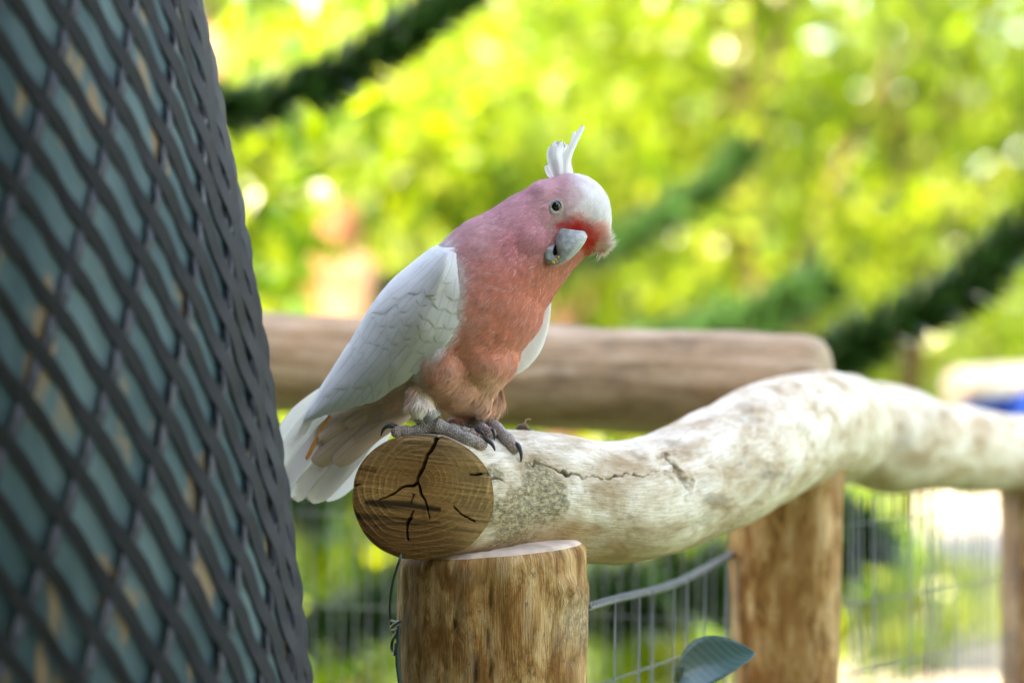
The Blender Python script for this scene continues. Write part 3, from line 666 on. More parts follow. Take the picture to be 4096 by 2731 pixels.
bg = [  # px, ground depth, crown centre px/py, radius, leaves, leaf size, hue, name/label
    ('leafy_shrub', 'yellow green leafy shrub close behind the edge of the mesh wrapped trunk', 'shrub', 950, 2.9, (960, 900), (.36, .35, .48), 700, .085, 1.2),
    ('leafy_shrub', 'bright lime shrub glowing between the trunk and the sawn log end', 'shrub', 1350, 3.5, (1330, 2330), (.62, .4, .40), 2600, .07, 1.2),
    ('leafy_shrub', 'round green shrub rising behind the back of the cockatoo', 'shrub', 1700, 5.3, (1720, 850), (.62, .5, .62), 2000, .075, 2.2),
    ('leafy_shrub', 'shady green shrub behind the upright wires and the second post', 'shrub', 2650, 3.9, (2800, 2300), (.55, .4, .5), 1900, .07, 3.0),
    ('leafy_shrub', 'pale lime shrub behind the fine wire mesh at the path', 'shrub', 3800, 6.2, (3640, 2420), (.32, .3, .25), 450, .07, 1.2),
    ('slender_tree', 'slender tree with a brown trunk showing in the bright foliage', 'tree', 3080, 5.6, (2900, 350), (.95, .6, .75), 2600, .075, .8),
    ('slender_tree', 'thin tree with sparse pale yellow leaves near the rising spiky branch', 'tree', 3620, 6.6, (3650, 500), (1.0, .7, 1.0), 2600, .08, .8),
    ('slender_tree', 'yellow leaved tree behind the crest of the cockatoo', 'tree', 2250, 6.8, (2250, 350), (.95, .7, .9), 2800, .08, 1.0),
    ('slender_tree', 'bare brown trunk rising out of sight above the head of the cockatoo', 'tree', 3090, 5.3, (2930, -1100), (.9, .6, .8), 1500, .08, .8),
    ('hedge_tree', 'tall pale green tree at the far left of the sunny background', 'tree', 700, 9.0, (800, 300), (1.5, 1.0, 1.5), 5200, .10, 1.4),
    ('hedge_tree', 'broad yellow green tree far behind the back of the cockatoo', 'tree', 1700, 9.8, (1650, 500), (1.6, 1.1, 1.7), 6000, .10, 1.2),
    ('hedge_tree', 'broad bright tree far behind the head of the cockatoo', 'tree', 2600, 9.4, (2650, 700), (1.5, 1.0, 1.7), 6000, .10, 1.0),
    ('hedge_tree', 'wide pale tree far behind the rising spiky branch', 'tree', 3500, 10.2, (3500, 700), (1.6, 1.1, 1.8), 4500, .10, .9),
    ('hedge_tree', 'tall tree far off beyond the right end of the grey log rail', 'tree', 4300, 9.2, (4300, 600), (1.4, 1.0, 1.7), 4000, .10, 1.5),
    ('hedge_tree', 'low dense thicket behind the brown back rail', 'thicket', 2000, 8.0, (2000, 1400), (1.8, .7, .7), 4200, .09, 1.8),
    ('hedge_tree', 'low bright thicket behind the bent end of the perch log', 'thicket', 3200, 8.4, (3200, 1300), (1.5, .7, .75), 3800, .09, 1.2),
    ('hedge_tree', 'low lime thicket behind the tail of the cockatoo', 'thicket', 900, 7.4, (950, 1450), (1.2, .7, .7), 3400, .09, 1.0),
]
for i, (nm, lb, ct, gx, Y, cp, rad, n, ls, hue) in enumerate(bg):
    tree(nm, lb, ct, G(gx, Y), P(cp[0], cp[1], Y), rad, n, ls, hue, 100 + i, trunk_r=(.034 if 'bare' in lb else .055) if 'tree' in nm else .02, limbs=0 if 'bare' in lb else 6)

# unseen dense trees added behind and beside the photographer to block sky light
for i, (x, y, z, rd, lb) in enumerate([(-4.1, -1.9, 1.7, (1.1, 1.3, 2.0), 'unseen dark tree added for shade on the far side of the mesh wrapped trunk'), (-4.2, 2.8, 1.5, (1.1, 1.6, 1.7), 'unseen dark tree added for shade to the left of the shrubs'),
        (-2.3, -3.0, 1.7, (1.3, 1.3, 2.1), 'unseen dark tree added for shade close behind the left shoulder of the photographer'), (-.3, -5.0, 2.4, (1.9, 1.2, 2.8), 'unseen dark tree added for shade straight behind the photographer'), (2.2, -4.0, 2.2, (1.5, 1.2, 2.6), 'unseen dark tree added for shade behind the right shoulder of the photographer')]):
    tree('added_shade_tree', lb, 'tree', (x, y, 0), (x, y, z), rd, 6500, .30, 2.6, 300 + i, trunk_r=.12, limbs=6, dark=True)
# ------------------------------------------------------------------ the cockatoo
def remesh(parts, voxel, smooth=4):
    V, F = joinvf(parts); me = mesh('tmp', V, F); o = bpy.data.objects.new('tmp', me); col.objects.link(o)
    md = o.modifiers.new('r', 'REMESH'); md.mode = 'VOXEL'; md.voxel_size = voxel; md.use_smooth_shade = True
    if smooth: sm = o.modifiers.new('s', 'SMOOTH'); sm.factor = .5; sm.iterations = smooth
    ev = o.evaluated_get(bpy.context.evaluated_depsgraph_get()); out = bpy.data.meshes.new_from_object(ev)
    bpy.data.objects.remove(o); bpy.data.meshes.remove(me); return out
def verts(me):
    a = np.zeros(len(me.vertices) * 3); me.vertices.foreach_get('co', a); return a.reshape(-1, 3)
def ell(px, py, Y, rx, ry, rd, ang=0.0):
    c, s = math.cos(ang), math.sin(ang)
    return uvsphere(P(px, py, Y), (rx * S, rd * S, ry * S), 28, 16, np.array([[c, 0, -s], [0, 1, 0], [s, 0, c]]))

_, FY = log_top(1745); _, FY2 = log_top(1930)
def toept(px, py, r, fallY):
    h = log_hit(px, py + r * .55)
    return P(px, py, (h[0][1] - r * S * .55) if h is not None else fallY)
def toe(pts, fallY, n=26, snap=True):
    q = np.array([np.r_[toept(p[0], p[1], p[2], fallY) if snap else P(p[0], p[1], fallY), p[2] * S] for p in pts]); q = catmull(q, n)
    t = np.linspace(0, 1, n); r = q[:, 3] * (1 + .10 * np.sin(t * 2 * np.pi * 3.5))
    return q[:, :3], r
nY = FY - .004; fY = FY2 + .002
TOES = [toe([(1745, 1700, 29), (1700, 1716, 26), (1650, 1724, 23), (1605, 1724, 23), (1588, 1726, 24)], nY, snap=False),
        toe([(1742, 1698, 30), (1795, 1722, 27), (1845, 1744, 25), (1895, 1764, 25), (1925, 1775, 25)], nY - .004),
        toe([(1750, 1700, 26), (1810, 1716, 22), (1860, 1726, 20), (1895, 1732, 19)], nY + .008, snap=False),
        toe([(1925, 1665, 34), (1965, 1700, 30), (2010, 1738, 27), (2045, 1772, 25), (2058, 1788, 24)], fY),
        toe([(1920, 1680, 30), (1890, 1698, 26), (1930, 1716, 24), (1962, 1735, 23)], fY - .014),
        toe([(1910, 1680, 26), (1865, 1690, 22), (1820, 1690, 21), (1805, 1690, 20)], fY + .004)]
LEGS = [(np.array([P(1672, 1600, nY), P(1682, 1650, nY), P(1705, 1690, nY), P(1745, 1702, nY)]), np.array([40, 35, 31, 29]) * S),
        (np.array([P(1860, 1590, fY), P(1880, 1635, fY), P(1905, 1660, fY), P(1932, 1680, fY)]), np.array([50, 44, 40, 36]) * S)]
ST = [(1330, 1775, .048, 20, 8), (1370, 1735, .044, 60, 20), (1430, 1672, .038, 85, 40), (1510, 1595, .030, 108, 75), (1600, 1490, .020, 140, 150), (1720, 1400, .010, 195, 210),
      (1830, 1300, .004, 246, 258), (1925, 1185, .0, 262, 266), (1998, 1085, -.004, 240, 240), (2080, 1012, -.008, 210, 205), (2180, 925, -.012, 186, 172), (2265, 868, -.015, 164, 150),
      (2330, 855, -.017, 133, 124), (2390, 862, -.018, 84, 82), (2428, 876, -.018, 18, 18)]
def make_body():
    trunk = [loft(ST, 70, 48),
             ell(2283, 862, -.016, 160, 163, 148), ell(2330, 880, -.018, 112, 118, 118), ell(2345, 930, -.016, 88, 78, 92),
             ell(2125, 965, -.027, 112, 96, 118, .5), ell(2190, 780, -.014, 80, 62, 126, .3),
             ell(2090, 1120, -.004, 140, 140, 196, -.2),
             ell(1775, 1445, .002, 150, 150, 216, -.5), ell(1920, 1400, .004, 165, 165, 215), ell(1850, 1510, .008, 140, 125, 176), ell(1850, 1550, .014, 88, 98, 115), ell(1945, 1540, .022, 62, 66, 70), ell(1905, 1490, .018, 95, 100, 120), ell(1885, 1585, .022, 48, 78, 60)]
    tm = remesh(trunk, .0022, 40); TV = verts(tm); parts = [(TV, [tuple(p.vertices) for p in tm.polygons])]
    parts += [tube(catmull([P(1728, 1500, -.010), P(1692, 1565, nY + .006), P(1680, 1640, nY), P(1690, 1676, nY)], 16), np.linspace(70, 31, 16) * S, 14)]
    parts += [tube(catmull(c, 14), catmull(r[:, None], 14)[:, 0], 14) for c, r in LEGS]
    parts += [tube(c, r, 14) for c, r in TOES] + [uvsphere(c[-1], r[-1] * 1.08, 14, 10) for c, r in TOES]
    return remesh(parts, .00085, 5)
body_me = make_body()
BV = verts(body_me)
body_me.calc_loop_triangles()
tri = np.zeros(len(body_me.loop_triangles) * 3, np.int32); body_me.loop_triangles.foreach_get('vertices', tri); tri = tri.reshape(-1, 3)
BB = BVHTree.FromPolygons([tuple(v) for v in BV], [tuple(int(i) for i in t) for t in tri])
def body_hit(px, py):
    h = BB.ray_cast(Vector(CAM), Vector(norm(P(px, py, 0) - CAM))); return None if h[0] is None else (np.array(h[0]), np.array(h[1]))

CP = [ # px, py, sigma, colour (plumage)
    (2200, 725, 40, (.78, .50, .55)), (2130, 790, 60, (.74, .42, .47)), (2260, 770, 45, (.76, .46, .50)), (2040, 860, 70, (.74, .42, .46)), (2150, 880, 60, (.73, .38, .43)), (2110, 960, 70, (.70, .31, .35)), (2060, 1010, 70, (.70, .28, .30)),
    (2160, 1000, 50, (.70, .33, .35)), (1930, 930, 60, (.78, .50, .52)), (1900, 1010, 70, (.72, .36, .37)), (1850, 1080, 60, (.72, .42, .40)),
    (2200, 1110, 60, (.72, .30, .22)), (2100, 1130, 70, (.72, .26, .18)), (1980, 1130, 80, (.74, .29, .22)), (2000, 1260, 90, (.74, .28, .19)), (2120, 1280, 70, (.76, .32, .24)), (1900, 1280, 70, (.74, .34, .26)),
    (1960, 1390, 80, (.70, .26, .18)), (1850, 1420, 70, (.72, .30, .21)), (2060, 1420, 60, (.74, .36, .26)), (1740, 1480, 50, (.70, .28, .20)), (1800, 1520, 60, (.74, .40, .29)), (1930, 1510, 70, (.76, .46, .33)), (1980, 1560, 50, (.78, .52, .38)),
    (1840, 1620, 60, (.74, .44, .32)), (1690, 1560, 34, (.76, .55, .47)), (1680, 1620, 40, (.78, .74, .69)), (1600, 1590, 50, (.62, .40, .27)), (1520, 1660, 60, (.66, .50, .36)), (1420, 1730, 60, (.66, .52, .40)), (1320, 1800, 60, (.68, .56, .46)),
    (2400, 780, 52, (.84, .82, .82)), (2430, 870, 52, (.84, .82, .82)), (2330, 745, 40, (.82, .76, .77)), (2350, 820, 48, (.84, .81, .81)), (2300, 845, 26, (.80, .66, .67)), (2280, 815, 30, (.77, .55, .58)), (2440, 960, 36, (.84, .82, .80)), (2380, 860, 30, (.84, .80, .80)),
    (2340, 880, 17, (.78, .42, .38)), (2290, 888, 15, (.74, .30, .27)), (2300, 908, 24, (.66, .035, .028)), (2335, 914, 24, (.66, .03, .02)), (2370, 936, 24, (.70, .05, .03)), (2362, 972, 20, (.66, .05, .028)), (2265, 905, 16, (.62, .10, .09)), (2395, 915, 18, (.78, .40, .34)), (2400, 955, 15, (.76, .36, .28)), (2348, 1000, 14, (.66, .16, .10)),
    (2405, 1000, 24, (.82, .80, .70)), (2430, 985, 24, (.82, .80, .74)), (2380, 1015, 16, (.80, .76, .64)), (2225, 868, 18, (.56, .44, .38)), (2212, 895, 18, (.54, .36, .32)), (2225, 826, 22, (.60, .50, .46)), (2195, 850, 16, (.72, .42, .45)), (1840, 1180, 30, (.78, .66, .63)), (1860, 1280, 20, (.76, .50, .42)), (1790, 1000, 44, (.82, .79, .79)), (1700, 1050, 60, (.82, .80, .79)), (1815, 1060, 34, (.82, .78, .77)), (1828, 1120, 30, (.82, .78, .77)), (1770, 1130, 50, (.82, .80, .79)), (1600, 1300, 160, (.82, .80, .79))]
CPx = np.array([[c[0], c[1], c[2]] for c in CP], float); CPc = np.array([c[3] for c in CP])
def plumage_col(px, py, jit=1.0):
    n3 = np.stack([px, py, 0 * px], -1) / 1000
    x = px + jit * (fbm(n3, 22, 1, 3) * 34); y = py + jit * (fbm(n3, 22, 9, 3) * 34)
    d2 = ((x[:, None] - CPx[:, 0]) ** 2 + (y[:, None] - CPx[:, 1]) ** 2) / (CPx[:, 2] ** 2)
    w_ = np.exp(-d2 * .8) + 1e-3 / (1 + d2) ** 3
    c = (w_ @ CPc) / w_.sum(1, keepdims=True)
    sat = np.clip((c.max(1) - c.min(1)) / .25, 0, 1)[:, None]; c = c ** (1 + .17 * sat)
    return c * (1 + .16 * fbm(n3, 45, 4, 3))[:, None]
def segdist(p, c, r):
    best = np.full(len(p), 1e9)
    for a, b, ra, rb in zip(c[:-1], c[1:], r[:-1], r[1:]):
        ab = b - a; t = np.clip(((p - a) @ ab) / (ab @ ab + 1e-12), 0, 1); best = np.minimum(best, np.linalg.norm(p - a - t[:, None] * ab, axis=1) / (ra * (1 - t) + rb * t))
    return best
bpx, bpy_ = PX(BV)
low = np.where(bpy_ > 1560)[0]
fd = np.full(len(BV), 9.0)
for c, r in TOES: fd[low] = np.minimum(fd[low], segdist(BV[low], c[::3], r[::3]))
ld = np.full(len(BV), 9.0); ld[low] = np.minimum(segdist(BV[low], *LEGS[0]) + np.where(bpy_[low] < 1678, 5, 0), segdist(BV[low], *LEGS[1]) + np.where(bpy_[low] < 1648, 5, 0))
skin = (1 - sstep(1.25, 1.6, np.minimum(fd, ld)))
bcol = plumage_col(bpx, bpy_)
tipf = np.zeros(len(BV))
for c, r in TOES: tipf[low] = np.maximum(tipf[low], np.exp(-(np.linalg.norm(BV[low] - c[-1], axis=1) / .006) ** 2))
foot = np.array([.42, .39, .375]) + np.array([.10, -.02, -.02]) * tipf[:, None]
bcol = bcol * (1 - skin[:, None]) + foot * skin[:, None]

bird = empty('cockatoo', tuple(P(1800, 1745, FY)))
tag(bird, 'pink and white crested cockatoo perched on the log with its head cocked', 'bird')
def bird_material():
    m, nt, bs = mat('cockatoo_plumage_and_skin'); L = nt.links; at = N(nt, 'ShaderNodeVertexColor', layer_name='Col'); sk = N(nt, 'ShaderNodeAttribute', attribute_name='skin'); tc = N(nt, 'ShaderNodeTexCoord')
    vo = N(nt, 'ShaderNodeTexVoronoi'); vo.inputs['Scale'].default_value = 900; L.new(tc.outputs['Object'], vo.inputs['Vector'])
    vr = ramp(nt, vo.outputs['Distance'], [(.1, (1.35, 1.33, 1.3)), (.6, (.6, .58, .56))]); c = mixc(nt, 1.0, at.outputs[0], vr.outputs[0], 'MULTIPLY')
    c = mixc(nt, sk.outputs['Fac'], at.outputs[0], c); L.new(c, bs.inputs['Base Color'])
    bs.inputs['Roughness'].default_value = .75; bs.inputs['Specular IOR Level'].default_value = .2
    inv = N(nt, 'ShaderNodeMath', operation='MULTIPLY'); L.new(vo.outputs['Distance'], inv.inputs[0]); L.new(sk.outputs['Fac'], inv.inputs[1])
    b = bump(nt, bs, inv.outputs[0], .9, .0012); b.invert = True; return m
setcol(body_me, bcol); at_ = body_me.attributes.new('skin', 'FLOAT', 'POINT'); at_.data.foreach_set('value', skin.astype(np.float32))
body_me.materials.clear(); body_me.materials.append(bird_material()); body_me.name = 'body'
obj('body', body_me, None, bird)

# ---- fine plumage
FL = np.array([(2430, 850, -.25, -1), (2400, 780, -.6, -.8), (2300, 720, -1, -.25), (2200, 700, -1, .2), (2130, 750, -.9, .45), (2340, 840, -.7, -.7), (2280, 850, -.9, -.4), (2220, 770, -1, .05), (2170, 830, -1, .25), (2060, 850, -.85, .5), (1950, 900, -.85, .5), (2120, 920, -.9, .45), (2180, 940, -.75, .65),
               (2200, 990, -.45, .9), (2140, 1010, -.6, .8), (2060, 1000, -.85, .5), (1950, 1000, -.9, .45), (1880, 1080, -.8, .6), (2300, 905, -.25, -1), (2340, 905, .15, -1), (2385, 930, .8, -.6), (2390, 975, .9, .3), (2350, 1000, .6, .8), (2400, 1000, .5, .85),
               (2260, 1080, -.35, .95), (2180, 1130, -.6, .8), (2100, 1150, -.7, .7), (2000, 1150, -.8, .6), (2160, 1240, -.35, .95), (2050, 1260, -.55, .85), (1920, 1250, -.8, .6), (2080, 1400, -.4, .9), (1960, 1400, -.6, .8), (1850, 1400, -.75, .65), (2000, 1530, .1, 1), (1900, 1540, -.3, .95), (1800, 1530, -.6, .8), (1700, 1550, -.2, 1), (1850, 1640, -.2, 1), (1680, 1630, .1, 1), (1560, 1620, -.8, .6), (1400, 1740, -.75, .65)], float)
def strandgeo(p, nn, d, side, side2, L, wd, lift, cl):
    p0 = p - nn * .0003; p1 = p + d * (L * .5)[:, None] + nn * (L * .5 * lift)[:, None] + side2 * L[:, None]; p2 = p + d * L[:, None] + nn * (L * lift * .55)[:, None] + side2 * 3 * L[:, None]
    V = np.stack([p0 - side * wd[:, None], p0 + side * wd[:, None], p1 - side * wd[:, None], p1 + side * wd[:, None], p2], 1).reshape(-1, 3)
    C = np.repeat(cl, 5, 0).reshape(len(p), 5, 3); C[:, 2:4] *= 1.05; rd_ = sstep(.32, .16, cl[:, 1] / cl[:, 0])[:, None]; C[:, 4] = C[:, 4] * (.8 + .2 * rd_) + np.array([.82, .76, .75]) * .2 * (1 - rd_)
    return V, C.reshape(-1, 3)
def make_plumage(n, seed):
    r_ = np.random.default_rng(seed)
    a, b, c = BV[tri[:, 0]], BV[tri[:, 1]], BV[tri[:, 2]]; cr = np.cross(b - a, c - a); ar = np.linalg.norm(cr, axis=1); fn = norm(cr)
    ctr = (a + b + c) / 3; cx, cy = PX(ctr)
    face = np.exp(-((cx - 2250) / 200) ** 2 - ((cy - 880) / 180) ** 2)
    hid = (fn[:, 1] > .45) | (skin[tri].max(1) > .35) | (np.hypot((cx - 2226) / 33, (cy - 831) / 37) < 1)
    hid |= (cx > 2226) & (cx < 2345) & (cy > 925) & (cy < 1065) & (cy > 925 + (cx - 2226) * .16) & (cy < 1065 - (cx - 2215) * .85) & (ctr[:, 1] < .0)
    hid |= (cy > 1600) & (cx < 1750) & (cx > 1630) & (ctr[:, 1] < .012)
    wgt = ar * (~hid) * (1 + 1.6 * face) * np.where((cx < 1700) & (cy < 1500), .15, 1); wgt /= wgt.sum()
    k = r_.choice(len(tri), n, p=wgt); u = r_.random((n, 1)); v = r_.random((n, 1)); fl = (u + v) > 1; u = np.where(fl, 1 - u, u); v = np.where(fl, 1 - v, v)
    p = a[k] * (1 - u - v) + b[k] * u + c[k] * v; nn = fn[k]; px, py = PX(p)
    d2 = (px[:, None] - FL[:, 0]) ** 2 + (py[:, None] - FL[:, 1]) ** 2; wt = 1 / (d2 + 900) ** 1.6; f2 = norm((wt @ FL[:, 2:]) / wt.sum(1, keepdims=True))
    n3 = np.stack([px, py, 0 * px], -1) / 1000
    from mathutils.kdtree import KDTree
    fsz = 1 + 2.2 * np.exp(-((px - 2250) / 200) ** 2 - ((py - 870) / 180) ** 2); K = 2600; ci = r_.choice(n, K, replace=False, p=(fsz / fsz.sum())); kd = KDTree(K)
    for t_, q_ in enumerate(ci): kd.insert(Vector(p[q_]), t_)
    kd.balance(); cid = np.array([kd.find(Vector(v_))[1] for v_ in p]); rel = p - p[ci][cid]
    cb = r_.normal(size=K)[cid]
    clump = fbm(n3, 26, 3, 2) * .7 + r_.normal(size=n) * .09 + (r_.normal(size=K) * .20)[cid]
    f2 = np.stack([f2[:, 0] * np.cos(clump) - f2[:, 1] * np.sin(clump), f2[:, 0] * np.sin(clump) + f2[:, 1] * np.cos(clump)], -1)
    d = np.stack([f2[:, 0], 0 * px, -f2[:, 1]], -1); d = norm(d - nn * (d * nn).sum(1)[:, None]); side = np.cross(d, nn)
    fc = np.exp(-((px - 2270) / 170) ** 2 - ((py - 880) / 160) ** 2)
    L = (.0088 * (1 - fc) + .0046 * fc) * (.7 + .6 * r_.random(n)); belly = sstep(1480, 1600, py) * (px > 1640); L = L * (1 + .35 * belly)
    whisk = np.exp(-((px - 2400) / 30) ** 2 - ((py - 985) / 26) ** 2); fr_ = np.exp(-((px - 1985) / 45) ** 2 - ((py - 1570) / 50) ** 2); L = L * (1 + .9 * whisk + .8 * fr_)
    wd = (.00023 + .00010 * r_.random(n)) * (1 - .35 * fc)
    lift = .12 + .09 * r_.random(n) + .55 * whisk + .30 * belly + .4 * fr_
    side2 = r_.normal(size=n)[:, None] * .08 * side
    ps = p + d * (L * .35)[:, None]; qx, qy = PX(ps)
    cl = plumage_col(qx, qy) * (.92 + .22 * r_.random((n, 1))) * (1 + .14 * fbm(n3, 26, 31, 2))[:, None]
    redm = sstep(.32, .16, cl[:, 1] / cl[:, 0])[:, None]; pale = ((r_.random(n) < .09)[:, None]) & (redm < .3); cl = np.where(pale, cl * .55 + np.array([.82, .70, .68]) * .45, cl)
    along = (rel * d).sum(1) / (L * .5); across = np.abs((rel * side).sum(1)) / (L * .5)
    cl = cl * (1 + .045 * cb)[:, None] * (1 + .08 * np.clip(along, -1, 1))[:, None]  # clump roots tinted darker, an occlusion look put into the colour
    lift = lift * (1 + .55 * np.clip(along, -1, 1)) * (1 - .3 * np.clip(across, 0, 1))
    sets = [strandgeo(p, nn, d, side, side2, L, wd, lift, cl)]
    # soft seam where the breast feathers lie over the front edge of the wing
    ns = 5000; ed = catmull([(1800, 985), (1842, 1030), (1856, 1110), (1852, 1200), (1838, 1270), (1806, 1335), (1740, 1420), (1660, 1495)], 400); w_ = r_.integers(0, 400, ns)
    off = np.abs(r_.normal(size=ns)) * 22; inw = sstep(0, 260, w_)
    sx = ed[w_, 0] + off * (1 - .3 * inw) + r_.normal(size=ns) * 5; sy = ed[w_, 1] + off * .5 * inw + r_.normal(size=ns) * 8
    P_ = []; N_ = []
    for x, y in zip(sx, sy):
        h = body_hit(x, y); yy = min(h[0][1] if h else 9, float(wing_Y(np.array(x), np.array(y)))) if x < 1856 else (h[0][1] if h else 0); P_.append(P(x, y, yy - .0006)); N_.append(h[1] if h else np.array([0, -1., 0]))
    p = np.array(P_); nn = np.array(N_); px, py = sx, sy
    fa = np.stack([-.86 + .25 * inw[:] , .5 + .3 * inw], -1) + r_.normal(size=(ns, 2)) * .14
    d = np.stack([fa[:, 0], 0 * sx, -fa[:, 1]], -1); d = norm(d - nn * (d * nn).sum(1)[:, None]); side = np.cross(d, nn)
    wh = 1 - sstep(2, 45, off + r_.normal(size=ns) * 8); cl = plumage_col(sx + 30, sy) * (1 - wh[:, None]) + np.array([.81, .77, .76]) * wh[:, None]; cl = cl * (.9 + .2 * r_.random((ns, 1)))
    L = .0062 * (.7 + .6 * r_.random(ns)); sets.append(strandgeo(p, nn, d, side, side * 0, L, np.full(ns, .00026), .12 + .1 * r_.random(ns), cl))
    V = np.concatenate([s_[0] for s_ in sets]); C = np.concatenate([s_[1] for s_ in sets]); n = len(V) // 5
    i = np.arange(n)[:, None] * 5; F = np.concatenate([i + [0, 1, 3], i + [0, 3, 2], i + [2, 3, 4]], 0)
    m, nt, bs = mat('plumage_barbs'); at = N(nt, 'ShaderNodeVertexColor', layer_name='Col'); nt.links.new(at.outputs[0], bs.inputs['Base Color']); bs.inputs['Roughness'].default_value = .8; bs.inputs['Specular IOR Level'].default_value = .15
    tr = N(nt, 'ShaderNodeBsdfTranslucent'); nt.links.new(at.outputs[0], tr.inputs[0]); mx = N(nt, 'ShaderNodeMixShader'); mx.inputs[0].default_value = .25
    nt.links.new(bs.outputs[0], mx.inputs[1]); nt.links.new(tr.outputs[0], mx.inputs[2]); nt.links.new(mx.outputs[0], nt.nodes['Material Output'].inputs['Surface'])
    o = obj('plumage', mesh('plumage', V, F, False, C), m, bird); o['kind'] = 'stuff'; o['label'] = 'fine pink, white and red feathers covering head and breast'

# ---- feathers (wing, tail, crest)
def feathermat(name, c, tw=.18, lines=60):
    m, nt, bs = mat(name); tc = N(nt, 'ShaderNodeTexCoord'); se = N(nt, 'ShaderNodeSeparateXYZ'); nt.links.new(tc.outputs['UV'], se.inputs[0])
    ab = N(nt, 'ShaderNodeMath', operation='SUBTRACT'); nt.links.new(se.outputs[0], ab.inputs[0]); ab.inputs[1].default_value = .5
    a2 = N(nt, 'ShaderNodeMath', operation='ABSOLUTE'); nt.links.new(ab.outputs[0], a2.inputs[0])
    pl = N(nt, 'ShaderNodeMath', operation='MULTIPLY_ADD'); nt.links.new(a2.outputs[0], pl.inputs[0]); pl.inputs[1].default_value = -.6; nt.links.new(se.outputs[1], pl.inputs[2])
    ml = N(nt, 'ShaderNodeMath', operation='MULTIPLY'); nt.links.new(pl.outputs[0], ml.inputs[0]); ml.inputs[1].default_value = lines
    cb = N(nt, 'ShaderNodeCombineXYZ'); nt.links.new(ml.outputs[0], cb.inputs[0]); nt.links.new(a2.outputs[0], cb.inputs[1])
    nz = noise(nt, cb.outputs[0], 1.0, 3); bump(nt, bs, nz.outputs[0], .18, .0006)
    shaft = ramp(nt, a2.outputs[0], [(.0, tuple(x * .86 for x in c)), (.02, tuple(x * .86 for x in c)), (.05, c)])
    vr = ramp(nt, nz.outputs[0], [(.3, (.93, .93, .94)), (.7, (1, 1, 1))]); cc = mixc(nt, 1.0, shaft.outputs[0], vr.outputs[0], 'MULTIPLY'); nt.links.new(cc, bs.inputs['Base Color'])
    bs.inputs['Roughness'].default_value = .6; bs.inputs['Specular IOR Level'].default_value = .25
    tr = N(nt, 'ShaderNodeBsdfTranslucent'); nt.links.new(cc, tr.inputs[0]); mx = N(nt, 'ShaderNodeMixShader'); mx.inputs[0].default_value = tw
    nt.links.new(bs.outputs[0], mx.inputs[1]); nt.links.new(tr.outputs[0], mx.inputs[2]); nt.links.new(mx.outputs[0], nt.nodes['Material Output'].inputs['Surface']); return m
M_WHITE = feathermat('white_feather', (.80, .80, .79)); M_TAIL = feathermat('tail_feather', (.80, .77, .72), .3); M_ORANGE = feathermat('orange_feather', (.70, .30, .07), .2)
M_CREST = feathermat('crest_feather', (.83, .82, .82), .3)
W0 = np.array([1790., 1060.]); WD = norm(np.array([-590., 630.])); WN = np.array([WD[1] * -1, WD[0]]); WL = 863.
NB = np.array([(-.10, 30), (-.05, 75), (-.01, 92), (.12, 110), (.24, 120), (.39, 110), (.53, 82), (.69, 56), (.84, 31), (1.0, 3)])
NL = np.array([(-.10, 10), (-.07, -10), (-.014, -71), (.07, -139), (.163, -186), (.212, -199), (.36, -209), (.5, -196), (.60, -172), (.678, -160), (.727, -136), (.786, -104), (.89, -52), (1.0, -3)])
BS = np.array([(-.10, .032), (-.04, .044), (.02, .052), (.10, .0565), (.3, .060), (.5, .050), (.7, .034), (.85, .020), (1.0, .006)])
def dense(A):
    q = catmull(A, 300); return q[np.argsort(q[:, 0])]
NB, NL, BS = dense(NB), dense(NL), dense(BS)
def wing_sn(s, u):
    nb = np.interp(s, *NB.T); nl = np.interp(s, *NL.T); n = nb * (1 - u) + nl * u
    p = W0 + WD * (s * WL)[..., None] + WN * n[..., None]; return p[..., 0], p[..., 1]
def wing_Y(px, py):
    rx, ry = px - W0[0], py - W0[1]; s = np.clip((rx * WD[0] + ry * WD[1]) / WL, -.1, 1); n = rx * WN[0] + ry * WN[1]
    nb = np.interp(s, *NB.T); nl = np.interp(s, *NL.T); u = np.clip((nb - n) / (nb - nl + 1e-6), 0, 1)
    f = np.sin(np.pi / 2 * np.minimum(1, u / np.interp(s, [0, .1, .45], [.5, .56, .85]))) ** .65
    return .004 + .046 * s - np.interp(s, *BS.T) * f
def PV(px, py, Y):
    k = S * (D + Y) / D; return np.stack([(px - 2048) * k, Y, H + (1365.5 - py) * k], -1)
